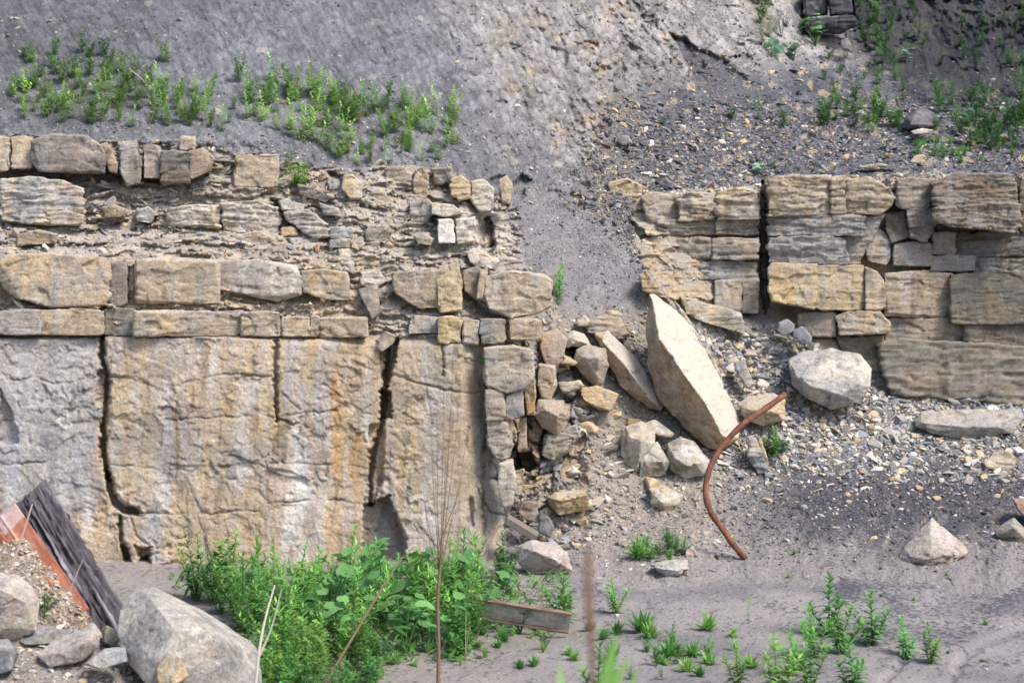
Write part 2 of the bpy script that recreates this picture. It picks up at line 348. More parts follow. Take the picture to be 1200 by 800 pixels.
ww = mix(ww, C['olive']*1.25, ss(455, 470, GX)*ss(600, 570, GX)*ss(-.2, .25, sn2+.3*sn)*.55)
ww = mix(ww, C['orange'], ss(.05, .45, vs+.3*sn2)*ss(150, 230, GX)*ss(450, 390, GX)*ss(400, 430, GY)*ss(620, 540, GY)*.38)
ww = mix(ww, C['orange']*1.05, ss(11, 4, np.abs(WX-394))*ss(436, 446, GY)*ss(575, 540, GY)*ss(-.5, .15, vs+.5*sn2)*.75)
ww = mix(ww, C['orange'], ss(10, 3, np.abs(WX-418))*ss(500, 520, GY)*ss(590, 560, GY)*.4)
for (x, hw, y0, y1, a) in [(345,24,575,660,.85),(352,11,495,600,.8),(285,14,440,560,.35),(140,10,560,640,.4),(30,20,430,540,.5),(12,12,560,620,.4),(100,12,400,470,.4),(185,9,520,600,.3),(346,18,505,640,.45),(75,9,400,600,.45),(100,7,560,640,.4),(55,10,540,610,.5),(225,12,400,440,.55),(250,14,395,470,.3),(600,16,560,640,.7),(585,24,540,600,.45),(580,10,405,450,.5),(500,7,400,640,.2),(312,7,400,520,.3),(160,7,430,560,.3),(205,10,400,470,.35),(375,10,560,640,.4)]:
    ww = mix(ww, C['white']*.92, a*ss(hw, hw*.3, np.abs(WX-x+f2*6))*ss(y0-12, y0+14, WY)*ss(y1+14, y1-14, WY)*ss(-.5, .25, vs+.6*f1))
ww = mix(ww, C['dgrey']*1.1, ss(7, 2, np.abs(WX-(60+f1*4)))*ss(520, 560, GY)*ss(650, 610, GY)*.5 + ss(7, 2, np.abs(WX-88))*ss(540, 560, GY)*.4)
ww = mix(ww, C['brown']*1.1, ss(.25, .5, -vs+.2*f1)*ss(-.2, .3, sn2)*.4)
ww = mix(ww, ww*.72, ss(.7, .8, c2r)*.45); ww = mix(ww, ww*1.22, ss(.25, .15, c2r)*.4)
ww = mix(ww, C['white']*.8, ss(.05, .0, np.abs(fbm(WX/55, WY/35, 12.2, 3)))*ss(.1, .3, fbm(GX/40, GY/40, 4, 2))*.55)
ww = mix(ww, C['dgrey'], ss(-1, 3, sdpoly(GX, GY, STEPS[0][0]))*.55)  # shade inside the wall recess painted in as dark grey
ww = mix(ww, (.09,.075,.06), CRK*.6*ss(-.35, .1, sn2)); ww = mix(ww, C['white']*.85, CRK*.5*ss(.1, -.3, sn2))
col = mix(col, ww, wall)
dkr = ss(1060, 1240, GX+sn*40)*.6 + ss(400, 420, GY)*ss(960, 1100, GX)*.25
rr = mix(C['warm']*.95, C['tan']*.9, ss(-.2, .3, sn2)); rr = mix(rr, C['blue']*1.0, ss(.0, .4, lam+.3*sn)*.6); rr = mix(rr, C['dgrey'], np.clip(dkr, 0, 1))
rr = mix(rr, C['pale'], ss(.85, .95, b2r)*.35)
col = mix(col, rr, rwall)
tt = mix(C['shale']*.85, C['coal']*1.4, ss(-.2, .3, sn2)*.6); tt = tt*(1+.6*(c3r-.5))[..., None]; tt = mix(tt, C['tan'], ss(.9, .96, c3r)*.7); tt = mix(tt, C['debris']*.8, ss(790, 700, GX)*.7)
col = mix(col, tt, terr)
col = mix(col, mix((.215,.205,.22), (.26,.245,.255), ss(-.4, .4, sn2+.4*f1))*(1+.25*(c3r-.5))[..., None], chute)
lo = mix(C['debris']*1.12, C['pale']*.8, ss(-.2, .4, sn2)*.5); lo = mix(lo, C['shale'], ss(820, 900, GX+sn2*60)*.6)
lo = mix(lo, C['coal']*1.4, ss(860, 960, GX)*ss(510, 580, GY+sn2*40)*.85)
wX, wY = (GX-600)/F*D, D; wn = (fbm(wX/.13, wY/.27, 9, 4, .65)*.7+.4*fbm(wX/.5+7, wY/.8, 29, 3))*1.1+.8*fbm(wX/.045, wY/.07, 19, 2)
lo = mix(lo, C['mud'], ss(596, 660, GY+sn2*60+f1*40+wn*50)*.9)
lo = mix(lo, C['coal']*1.6, ss(.2, .5, wn*.9+.35*ss(680, 600, GY)-.1)*ss(840, 940, GX)*ss(600, 625, GY)*.85)
lo = mix(lo, mix(C['blue'], C['tan'], ss(.45, .55, m_r)), mid*.6)
col = mix(col, lo, low)
hh = mix(C['dshale']*.55, C['coal']*.55, ss(-.3, .3, sn2)); hh = mix(hh, (.06,.085,.03), ss(.05, .35, fbm(GX/26, GY/20, 15, 3))*ss(1005, 1040, GX)*.5)  # shade over the hollow painted in with near-black shale and coal tones
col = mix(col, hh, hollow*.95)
col = mix(col, (.17,.15,.09), ss(18, 5, np.abs(GX-885-GY*.3+f1*12))*ss(60, 20, GY)*.6)
flank_shade = ss(-2, 5, fl_d+f1*4)*ss(80, 15, rdg); col = mix(col, C['dshale']*1.2, flank_shade*.85)  # wedge of shade on the spur's right flank, painted over the terrace too
# small grains of colour everywhere
g = cells2(GX/3.1, GY/2.6, 77)[1]
col = col*(1+.22*(g-.5)*(1-.6*wall-.5*chute))[..., None]

SV = np.stack([(GX-600)/F*D, D, H-(GY-400)/F*D], -1)
ny, nx = GX.shape
idx = np.arange(ny*nx).reshape(ny, nx)
quads = np.stack([idx[:-1, :-1], idx[1:, :-1], idx[1:, 1:], idx[:-1, 1:]], -1)
zs = np.stack([wall+ledge, rwall, low+chute, terr+hollow*.8, hillz*(1-hollow)], -1)
zs = np.argmax(zs, -1)
# calm single-vertex speckle in the split so every sheet is one clean piece
def vote(z):
    best = None; bc = -1
    for k in range(5):
        m = (z == k).astype(float)
        for ax in (0, 1):
            c = np.cumsum(np.pad(m, [(9, 8) if a == ax else (0, 0) for a in (0, 1)], mode='edge'), axis=ax)
            m = (c[17:, :]-c[:-17, :]) if ax == 0 else (c[:, 17:]-c[:, :-17])
        m = m[:z.shape[0], :z.shape[1]] if m.shape != z.shape else m
        if m.shape != z.shape: m = np.pad(m, [(0, z.shape[0]-m.shape[0]), (0, z.shape[1]-m.shape[1])], mode='edge')
        if best is None: best = m; zz = np.zeros(z.shape, int)
        else: zz = np.where(m > best, k, zz); best = np.maximum(best, m)
    return zz
zq = vote(zs)[:-1, :-1]
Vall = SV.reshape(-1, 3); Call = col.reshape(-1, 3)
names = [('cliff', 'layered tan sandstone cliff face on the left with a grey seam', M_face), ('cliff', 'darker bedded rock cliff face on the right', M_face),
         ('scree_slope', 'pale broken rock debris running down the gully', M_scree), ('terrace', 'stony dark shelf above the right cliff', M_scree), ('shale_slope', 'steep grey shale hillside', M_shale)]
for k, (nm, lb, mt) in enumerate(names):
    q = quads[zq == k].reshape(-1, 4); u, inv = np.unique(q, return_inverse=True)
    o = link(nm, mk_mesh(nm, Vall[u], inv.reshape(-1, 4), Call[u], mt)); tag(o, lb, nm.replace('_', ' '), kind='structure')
def surf(px, py):
    i = int(np.clip(round((px-gx[0])/STEP), 0, nx-1)); j = int(np.clip(round((py-gy[0])/STEP), 0, ny-1))
    return Vector(SV[j, i])
def surfD(px, py): return surf(px, py).y
print('hillside', SV.shape, round(time.time()-T0, 1))

# ================================================================== THE QUARRY FLOOR
def floor_h(X, Y):
    z = .05*fbm(X/1.3, Y/1.3, .5, 3) + .03*fbm(X/.3, Y/.4, 1.5, 4, .6) + .006*ridged(X/.1, Y/.14, 3.5, 2)
    z = z*ss(60, 30, Y)
    z = z + .5*np.exp(-((X+3.1)/1.1)**2-((Y-9.6)/1.2)**2) + .62*np.exp(-((X+3.62)/.55)**2-((Y-10.1)/.55)**2)
    px = 600+X/np.maximum(Y, 1)*F; py = 400+H/np.maximum(Y, 1)*F
    for pts, w, dp in GUL: z = z - dp*ss(w, w*.2, dline(px+8*fbm(X/.3, Y/.3, 4, 2), py, pts))*(Y < 30)
    return z
GUL = [([(1110,800),(1125,775),(1150,755),(1200,735)], 9, .03), ([(700,690),(760,672),(800,664)], 6, .03), ([(1035,800),(1060,770),(1085,755)], 8, .035), ([(560,770),(640,745),(700,760)], 16, .03),
       ([(1100,700),(1150,690),(1200,700)], 16, .03)]
xs = np.concatenate([np.linspace(-150, -8, 24), np.arange(-7.4, 9.0, .017*Q), np.linspace(9.6, 150, 24)])
ys = np.concatenate([np.linspace(-60, 1, 12), np.arange(1.3, 8.5, .12), np.arange(8.5, 13.5, .022*Q), np.arange(13.5, 19.5, .03*Q), np.arange(19.8, 26, .6), np.linspace(28, 200, 16)])
FX, FY = np.meshgrid(xs, ys); FZ = floor_h(FX, FY)
fpx = 600+FX/np.maximum(FY, .5)*F; fpy = 400+(H-FZ)/np.maximum(FY, .5)*F
n1 = fbm(FX/1.1, FY/1.1, 3, 4); n2 = fbm(FX/.13, FY/.27, 9, 4, .65)*.7+.4*fbm(FX/.5+7, FY/.8, 29, 3); n3 = fbm(FX/.045, FY/.07, 19, 2)
fc = mix(C['mud'], C['mud2'], ss(-.3, .4, n1)); fc = mix(fc, C['debris'], ss(700, 600, fpx)*.5)
dens = .20 + .55*ss(645, 585, fpy+n1*30)*ss(860, 940, fpx) + .25*ss(960, 1100, fpx+n1*120)*ss(760, 700, fpy)
for pts, w in [([(1000,690),(1030,680),(1045,705),(1075,735),(1120,745),(1165,715),(1200,690)], 16), ([(985,690),(1010,735),(1040,745)], 14), ([(940,640),(1000,690)], 22), ([(870,700),(960,720)], 8), ([(1140,780),(1200,770)], 10), ([(880,640),(900,610),(980,600)], 18)]:
    dens = dens + .30*ss(w*1.3, 0, dline(fpx+n2*14, fpy+n1*8, pts))
dens = dens + .3*ss(18, 0, dline(fpx, fpy+n1*8, [(690,690),(720,720),(700,770)]))*1
coal = ss(1-dens, 1-dens+.3, (n2*1.1+n3*1.3)*.9+.53)
coal = coal*ss(30, 22, FY)
fc = mix(fc, C['coal']*1.6, coal*.85)
fc = mix(fc, (.20,.20,.16), ss(14, 2, dline(fpx+n1*30, fpy+n2*20, [(430,760),(520,765),(640,750),(760,745)]))*.5)
fc = mix(fc, C['pale'], ss(.55, .75, n3+n2*.3)*.4)
# small raised crumbs of coal
FZ = FZ + coal*.007*(1+n3)
q = np.arange(FX.size).reshape(FX.shape); fq = np.stack([q[:-1, :-1], q[:-1, 1:], q[1:, 1:], q[1:, :-1]], -1).reshape(-1, 4)
tag(link('ground', mk_mesh('ground', np.stack([FX, FY, FZ], -1).reshape(-1, 3), fq, fc.reshape(-1, 3), M_mud)), 'pinkish grey muddy quarry floor with black coal crumbs', 'ground', kind='structure')
def fz(X, Y):
    i = int(np.clip(np.searchsorted(xs, X)-1, 0, len(xs)-2)); j = int(np.clip(np.searchsorted(ys, Y)-1, 0, len(ys)-2))
    a_ = (X-xs[i])/(xs[i+1]-xs[i]); b_ = (Y-ys[j])/(ys[j+1]-ys[j])
    return float((FZ[j, i]*(1-a_)+FZ[j, i+1]*a_)*(1-b_)+(FZ[j+1, i]*(1-a_)+FZ[j+1, i+1]*a_)*b_)
def gnd(px, py):
    """point of the quarry floor seen at a photo position"""
    Y = F*H/max(py-400, 60)
    for _ in range(8): Y = F*(H-fz((px-600)/F*Y, Y))/max(py-400, 60)
    X = (px-600)/F*Y; return Vector((X, Y, fz(X, Y)))
def any_ground(px, py):
    s = surf(px, py); 
    if py < 470: return s
    g = gnd(px, py); return g if g.y < s.y else s
print('floor', FX.shape, round(time.time()-T0, 1))

# ================================================================== ROCKS
def colour_rock(p, nrm, spec, seed, u, lam=0):
    a, b, c = [C[k] if isinstance(k, str) else np.array(k) for k in spec[:3]]
    x, y, z = p.T
    s = 22*u   # reference length ~22 px
    n1 = fbm(x/s/2+seed, y/s/2, z/s/2, 3); v = fbm(x/s*2.2+seed, y/s*2, z/s*.3, 3); n2 = fbm(x/s*3, y/s*3+seed, z/s*3, 3)
    r = mix(a, b, ss(-.25, .3, n1+.3*n2)); r = mix(r, c, ss(0, .45, v+.4*n2)*.6)
    cl = cells3(x/(9*u), y/(9*u), z/(6*u), int(seed))[1]; r = r*(1+.34*(cl-.5))[:, None]
    lm_ = float(a.mean()); wk = min(1, lm_/.3)**1.5
    ws = ss(.1, .5, fbm(x/s*1.6, y/s, z/s*.22+seed, 3)+.3*n2); r = mix(r, (.50,.49,.50), ws*.38*wk)
    ds = ss(.1, .45, fbm(x/s*1.2+9, y/s, z/s*.5+seed, 4, .6)); r = r*(1-.45*ds)[:, None]
    rs = ss(.15, .45, fbm(x/s*1.1-5, y/s, z/s*.7+seed, 4, .6)); r = mix(r, (.36,.235,.12), rs*.4*wk)
    if lam: bd = fbm(x/s*.35+seed, y/s*.35, z/(.16*s)+n2*.3, 4, .65); r = mix(r, (.36,.36,.37), ss(.05, .4, bd)*.55*wk*min(1, lam*1.6)); r = r*(1-.4*ss(.05, .4, -bd)*min(1, lam*1.6))[:, None]
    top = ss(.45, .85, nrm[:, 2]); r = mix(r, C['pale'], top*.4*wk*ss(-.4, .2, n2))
    return r
def remesh(me, vox):
    o = bpy.data.objects.new('tmp', me); COL.objects.link(o)
    m = o.modifiers.new('r', 'REMESH'); m.mode = 'VOXEL'; m.voxel_size = vox; m.use_smooth_shade = True
    dg = bpy.context.evaluated_depsgraph_get(); dg.update()
    r = bpy.data.meshes.new_from_object(o.evaluated_get(dg)); bpy.data.objects.remove(o); return r
def hullmesh(pts):
    bm = bmesh.new()
    for p in pts: bm.verts.new(p)
    r = bmesh.ops.convex_hull(bm, input=bm.verts)
    bmesh.ops.delete(bm, geom=list({g for g in r['geom_interior'] if isinstance(g, bmesh.types.BMVert)} | {g for g in r['geom_unused'] if isinstance(g, bmesh.types.BMVert)}), context='VERTS')
    bmesh.ops.recalc_face_normals(bm, faces=bm.faces)
    me = bpy.data.meshes.new('h'); bm.to_mesh(me); bm.free(); return me
NR = [0]
def rock(label, outline, front=None, D0=None, thick=.35, spec=('tan','warm','grey'), lam=0., rough=1., name='boulder', cat='boulder', group=None, bulge=None, vox=None, mat=None, back=.88, face=None):
    NR[0] += 1; seed = NR[0]*1.37; rr = random.Random(NR[0])
    ol = [(q[0], q[1], q[2] if len(q) > 2 else 0.) for q in outline]
    gul = name != 'block' and 562 < ol[0][0] < 690 and ol[0][1] < 560
    ex = 1.09 if name == 'block' else (1.14 if gul else (1.09 if 690 < ol[0][0] < 800 and 360 < ol[0][1] < 560 else 1.02)); tx, ty = (rr.uniform(-.0022, .0022), rr.uniform(-.001, .004)) if name == 'block' else (0, 0)
    cx = sum(q[0] for q in ol)/len(ol); cy = sum(q[1] for q in ol)/len(ol)
    ol = [(cx+(q[0]-cx)*ex, cy+(q[1]-cy)*ex, q[2]+tx*(q[0]-cx)-ty*(q[1]-cy)) for q in ol]
    if name == 'block' and cx < 893 and cx > 830: ol = [(min(q[0], 889.5), q[1], q[2]) for q in ol]
    if name == 'block' and 893 < cx < 1000: ol = [(max(q[0], 899), q[1], q[2]) for q in ol]
    if D0 is None: D0 = surfD(cx, cy)-thick*.45
    if name == 'boulder' and 600 < cx and 380 < cy < 690 and D0 > 14: ym = max(q[1] for q in ol); D0 = min(D0, any_ground(cx, ym-4).y+.02)
    u = D0/F
    pts = [P(x, y, D0+d) for x, y, d in ol]
    lumx = name == 'block'
    if front is None:
        bl = bulge if bulge is not None else (.055 if lumx else min(.10, thick*.25))
        for x, y, d in ol:
            k = (.94+.05*rr.random()) if rr.random() < .75 else .74+.14*rr.random(); pts.append(P(cx+(x-cx)*k, cy+(y-cy)*k, D0+d-bl*(.95+.1*rr.random()*(1 if lumx else 5))))
    else: pts += [P(x, y, D0+d) for x, y, d in front]
    for x, y, d in ol: pts.append(P(cx+(x-cx)*back, cy+(y-cy)*back, D0+thick+max(d, 0)*.5))
    h = hullmesh(pts)
    sz = max(max(q[0] for q in ol)-min(q[0] for q in ol), max(q[1] for q in ol)-min(q[1] for q in ol))*u
    me = remesh(h, vox or max(1.35*u*Q, sz/95)); bpy.data.meshes.remove(h)
    n = len(me.vertices); co = np.empty(n*3, np.float32); me.vertices.foreach_get('co', co); co = co.reshape(-1, 3).astype(float)
    nr = np.empty(n*3, np.float32); me.vertices.foreach_get('normal', nr); nr = nr.reshape(-1, 3).astype(float)
    x, y, z = co.T; s = 22*u
    wx = fbm(x/s/1.5+seed, y/s/1.5, z/s/1.5, 2)*s*.35
    c_h, _ = cells3((x+wx)/(1.15*s), (y+wx)/(1.15*s), (z+wx)/(.75*s), int(seed)); c_h2, _ = cells3((x+wx)/(.42*s), y/(.42*s), (z+wx)/(.3*s), int(seed)+9)
    d = rough*(-np.maximum(c_h-.15, 0)*.13*s + .012*s*c_h - np.maximum(c_h2-.2, 0)*.05*s + fbm(x/s*.8+seed, y/s*.8, z/s*.8, 2)*.025*s + fbm(x/s*3.5, y/s*3.5, z/s*3.5+seed, 4, .6)*(.034 if lumx else .018)*s)
    if lam:
        zz_ = z+wx*.5; l1, _ = cells3((x+wx)/(2.6*s), (y+wx)/(2.6*s), zz_/(.26*s), int(seed)+3, .5); l2, _ = cells3((x-wx)/(1.3*s), y/(1.3*s), zz_/(.12*s), int(seed)+5, .5)
        l = fbm(x/s*.5+seed, y/s*.5, z/(.10*s)+seed, 3); d = d + lam*s*(.10*l1 + .07*l2 + .05*l)*(1-np.abs(nr[:, 2])*.7)
    co2 = co+nr*d[:, None]
    c0 = Vector(co2.mean(0)); c0.z = co2[:, 2].min()
    me.vertices.foreach_set('co', (co2-np.array(c0)).astype(np.float32).ravel()); me.update()
    me.polygons.foreach_set('use_smooth', [True]*len(me.polygons))
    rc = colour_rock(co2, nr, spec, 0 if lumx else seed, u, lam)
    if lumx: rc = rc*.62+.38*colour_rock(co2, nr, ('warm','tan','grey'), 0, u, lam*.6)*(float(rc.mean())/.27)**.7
    if ol[0][0] > 700 and name == 'block': rc = rc*(1-.12*ss(700, 900, cx)-.3*float(ss(1040, 1200, np.array(cx)+0.)))  # shade on the right cliff put into the colour, blocks darken rightwards
    if gul: rc = mix(rc, C['tan']*.95, .38)
    if face is not None:
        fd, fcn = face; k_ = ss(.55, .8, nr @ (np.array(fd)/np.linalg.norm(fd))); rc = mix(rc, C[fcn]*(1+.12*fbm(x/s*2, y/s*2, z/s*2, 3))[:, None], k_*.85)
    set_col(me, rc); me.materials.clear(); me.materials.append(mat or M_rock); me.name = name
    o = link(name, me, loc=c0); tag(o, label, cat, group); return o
def R(x0, y0, x1, y1, j=3):
    w, h = x1-x0, y1-y0; c = min(w, h)*.06; u_ = random.uniform; k = lambda: c*(u_(.2, 1.2) if random.random() < .7 else u_(1.8, 3.2))
    sk_ = u_(-.06, .06)*h; t0, t1, b0_, b1_ = u_(0, .05)*h, u_(0, .05)*h, u_(-.03, .03)*h, u_(-.03, .03)*h
    return [(x0+k()+sk_, y0+t0), (x0+w*u_(.3, .7), y0-u_(0, .05)*h), (x1-k()+sk_, y0+t1), (x1+u_(0, 1), y0+k()), (x1+u_(-1, .5), y1-k()), (x1-k(), y1+b1_), (x0+w*u_(.3, .7), y1+u_(-.02, .05)*h), (x0+k(), y1+b0_), (x0-u_(0, 1), y1-k()), (x0+u_(-.5, 1), y0+k())]
TG, GG, BG = ('tan','warm','grey'), ('grey','blue','warm'), ('blue','pale','white')
OL, YL, DK, PL = ('olive','warm','dgrey'), ('yellow','tan','warm'), ('dgrey','dark','olive'), ('pale','tan','white')
DKB = ('dgrey','grey','brown')
g1 = 'loose blocks of the top course on the left cliff'
B = 'block'
top_course = [
 (R(-30,160,11,200), 18.35, TG, 'tan block cut by the left edge at the top of the left cliff'),
 (R(13,161,37,197), 18.4, TG, 'narrow upright tan block between the edge block and the big rounded brown block'),
 ([(40,165),(62,158),(100,160),(118,172),(122,190),(121,203),(80,200),(48,200),(39,188)], 18.2, DKB, 'big rounded brown block in the top course under the weeds'),
 ([(119,170),(126,168),(139,192),(137,203),(128,200)], 18.3, TG, 'thin tan slab leaning beside the rounded brown block'),
 ([(139,168),(160,166),(166,188),(164,214),(148,217),(140,196)], 18.25, ('grey','dgrey','warm'), 'tall grey block right of the leaning tan slab'),
 (R(168,171,189,209), 18.3, DKB, 'dark upright block with a vertical joint, in the middle of the top course'),
 (R(189,178,223,213), 18.2, ('dgrey','dgrey','grey'), 'squat dark grey cube of rock below the small pink stone'),
 ([(221,178),(238,174),(251,186),(248,200),(225,210),(220,205)], 18.25, ('brown','warm','tan'), 'brown pointed block touching the squat dark cube'),
 (R(276,182,325,218), 18.5, TG, 'crumbling tan outcrop left of the small weed clump on the ledge'),
 ([(402,206),(414,204),(424,214),(425,232),(410,234),(401,222)], 18.5, YL, 'cream coloured stone with a dark cleft on its left'),
 (R(210,160,228,176), 18.6, ('pink','tan','warm'), 'small pink stone sitting on top of the cliff edge'),
]
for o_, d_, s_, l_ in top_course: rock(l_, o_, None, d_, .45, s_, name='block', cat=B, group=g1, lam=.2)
g2 = 'blocks of the second laminated course'
second = [
 ([(2,212),(30,208),(70,212),(96,222),(94,246),(90,262),(40,262),(3,256),(2,230)], 18.1, BG, .9, 'wide pale laminated block at the left edge'),
 ([(55,250),(75,247),(98,252),(96,262),(60,264)], 18.0, TG, .5, 'rounded tan lens of rock at the foot of the wide pale block'),
 ([(198,244),(230,240),(258,241),(256,267),(200,266)], 18.05, PL, .8, 'flat pale block in rubble above the row of square blocks'),
 ([(260,238),(300,236),(326,244),(330,256),(322,276),(262,272)], 18.05, ('pale','tan','white'), .8, 'pale block with an orange stain beside the flat pale block'),
 ([(262,274),(305,272),(327,284),(322,296),(265,292)], 17.9, ('tan','pale','warm'), .7, 'low tan block with ragged layers above the white streaked block'),
 ([(326,235),(340,234),(356,240),(354,247),(330,246)], 18.1, BG, .3, 'small pale slate corner stone at the top of the rubble pile'),
 ([(334,248),(362,246),(382,262),(384,277),(366,278),(336,258)], 18.0, ('pale','blue','tan'), .9, 'white stone split in layers in the middle of the rubble pile'),
 ([(330,266),(345,265),(350,276),(330,277)], 18.02, ('orange','yellow','tan'), .3, 'orange brown stone in the rubble pile'),
 ([(338,279),(372,279),(376,298),(360,304),(346,296)], 17.95, ('blue','grey','pale'), .3, 'grey round-shouldered stone at the bottom of the rubble pile'),
 (R(385,266,412,279), 17.95, BG, .4, 'uppermost grey stone in the column of small stones'),
 (R(386,280,410,291), 17.9, BG, .4, 'second grey stone down in the column of small stones'),
 (R(396,291,414,302), 17.85, BG, .3, 'third grey stone down in the column of small stones'),
 (R(400,302,416,313), 17.8, BG, .3, 'lowest grey stone in the column of small stones'),
 ([(411,284),(424,278),(428,286),(420,294),(410,291)], 17.85, PL, .3, 'white pointed stone beside the column of small stones'),
 ([(430,268),(448,262),(458,270),(456,282),(434,290),(428,280)], 18.0, OL, .3, 'olive rounded stone right of the column of small stones'),
 ([(484,276),(496,272),(508,280),(505,288),(490,286)], 17.95, OL, .3, 'olive knob of rock left of the white patch'),
 ([(120,243),(135,240),(150,246),(146,254),(124,254)], 18.0, TG, .3, 'small tan stone on the debris ledge near the wide pale block'),
 ([(160,246),(175,242),(182,250),(178,262),(160,260)], 17.98, BG, .3, 'small square pale stone on the debris ledge'),
 ([(452,198),(470,194),(484,204),(482,222),(462,222),(452,210)], 18.9, OL, .4, 'olive outcrop at the upper left of the broken slope'),
 ([(486,200),(496,196),(502,206),(500,232),(490,236),(484,220)], 18.85, YL, .4, 'upright cream outcrop beside the olive one'),
 ([(506,198),(528,196),(532,208),(530,216),(510,216)], 18.95, OL, .3, 'flat topped olive outcrop under the grass tuft'),
 ([(526,210),(540,204),(550,214),(551,232),(538,236),(529,228)], 18.8, YL, .4, 'yellow outcrop face right of the flat topped one'),
 ([(552,214),(566,210),(578,222),(576,246),(562,248),(553,236)], 18.9, PL, .4, 'pale splintered outcrop above the dark cleft'),
 ([(584,212),(594,206),(601,216),(598,238),(588,238)], 19.0, TG, .3, 'narrow outcrop at the edge of the shale chute'),
 ([(512,256),(531,256),(533,284),(514,284)], 18.05, ('white','white','pale'), .2, 'bright white block at the left of the white patch'),
 ([(534,258),(556,254),(558,282),(536,286)], 18.1, ('white','pale','tan'), .3, 'cream white block at the right of the white patch'),
 ([(505,238),(530,240),(545,250),(520,254),(506,250)], 18.3, PL, .4, 'pale flake above the white patch'),
 ([(480,238),(500,234),(512,244),(500,262),(482,262)], 18.4, GG, .4, 'grey slanted flake left of the white patch'),
 ([(545,296),(562,292),(585,306),(580,318),(555,312)], 18.0, PL, .5, 'shelving pale slab over the dark triangular block'),
 ([(430,226),(446,222),(455,232),(450,246),(434,244)], 18.6, TG, .4, 'broken tan lump in the rubble right of the cream stone'),
 ([(350,216),(372,222),(392,232),(380,238),(352,228)], 18.4, ('dgrey','grey','blue'), .4, 'dark slate flake below the round weed clump'),
 ([(374,238),(396,244),(400,254),(380,252)], 18.2, GG, .4, 'grey slate flake above the column of small stones'),
 ([(420,318),(444,316),(452,330),(438,338),(424,334)], 17.6, PL, .3, 'pale fragment above the small wedge shaped brown block'),
 ([(20,275),(45,270),(66,274),(64,286),(22,288)], 17.7, TG, .4, 'flat brown slab in the debris on top of the big loaf shaped block'),
]
for o_, d_, s_, lm, l_ in second: rock(l_, o_, None, d_, .4, s_, name='block', cat=B, group=g2, lam=lm)
g3 = 'square blocks of the middle course'
third = [
 ([(3,308),(12,300),(60,298),(110,301),(126,308),(126,345),(120,356),(60,358),(25,350),(6,335)], 17.2, ('warm','tan','dgrey'), 'big loaf shaped brown block overhanging the grey course'),
 (R(127,309,149,358), 17.35, DKB, 'narrow brown block right of the big loaf shaped block'),
 ([(151,308),(156,306),(158,328),(152,338)], 17.45, PL, 'thin upright pale shard in the joint'),
 ([(156,330),(161,322),(163,350),(156,352)], 17.45, TG, 'thin leaning tan shard in the joint'),
 (R(162,305,254,355), 17.25, ('tan','warm','grey'), 'long tan square-edged block with a chipped corner'),
 ([(256,308),(300,305),(345,312),(352,325),(350,345),(325,352),(300,346),(257,338)], 17.3, ('pale','blue','white'), 'white streaked block with a rounded right end'),
 ([(354,318),(380,316),(408,320),(407,352),(380,350),(355,342)], 17.35, ('warm','tan','blue'), 'grey and tan block with a brown vertical stripe'),
 ([(420,340),(436,336),(444,345),(444,368),(436,374),(430,360)], 17.35, DKB, 'small wedge shaped brown block above the open crack'),
 ([(462,320),(500,316),(520,318),(520,362),(490,360),(466,344),(461,334)], 17.4, OL, 'olive grey block left of the yellow layered block'),
 ([(512,316),(536,308),(541,330),(540,362),(515,366),(512,340)], 17.38, YL, 'yellow layered block above the yellow course block'),
 ([(542,318),(560,312),(568,320),(560,352),(545,340)], 17.65, ('dgrey','olive','grey'), 'dark triangular block beside the big tan end block'),  # shade of its left-facing side put into the dark tone
 ([(562,318),(572,314),(566,350),(558,350)], 17.5, TG, 'thin slanting tan plate between the dark triangle and the end block'),
 ([(572,325),(600,318),(636,322),(645,330),(644,358),(630,366),(600,372),(575,360),(570,345)], 17.5, ('tan','pale','grey'), 'big pale tan end block beside the small green shrub'),
]
for o_, d_, s_, l_ in third: rock(l_, o_, None, d_, .5, s_, name='block', cat=B, group=g3, lam=.15)
g4 = 'thin blocks of the lower course'
fourth = [
 (R(-40,363,46,392), 17.12, GG, 'grey course block cut by the left edge, below the loaf shaped block'),
 (R(47,363,120,392), 17.1, ('tan','warm','orange'), 'tan course block directly below the loaf shaped block'),
 (R(123,362,158,393), 17.25, DKB, 'dark course block just right of the deep vertical crack'),
 (R(160,364,281,393), 17.1, ('warm','tan','pink'), 'longest pinkish tan course block'),
 (R(283,366,327,394), 17.12, TG, 'course block below the white streaked block'),
 (R(330,371,362,394), 17.14, ('tan','pale','warm'), 'short course block with a pale broken top, left of a thin joint'),
 (R(363,370,374,394), 17.16, ('warm','dgrey','tan'), 'very narrow course block in the joint'),
 (R(375,372,429,395), 17.14, TG, 'smooth tan course block left of the open crack'),
 ([(440,398),(452,388),(464,394),(462,402),(448,412),(441,408)], 17.05, ('tan','dgrey','warm'), 'wedge stone hanging over the open crack'),
 (R(480,371,513,391), 17.25, GG, 'grey course block left of the bright yellow block'),
 (R(514,372,541,402), 17.15, ('yellow','yellow','tan'), 'bright yellow block with fine joints'),
 (R(542,374,561,403), 17.18, TG, 'tan block right of the bright yellow block'),
 (R(563,374,592,402), 17.15, ('dgrey','olive','grey'), 'dark square block with a pale right edge'),
 (R(598,374,633,398), 17.35, ('tan','pink','warm'), 'rounded pinkish block at the end of the lower course'),
]
for o_, d_, s_, l_ in fourth: rock(l_, o_, None, d_, .42, s_, name='block', cat=B, group=g4, lam=.25)

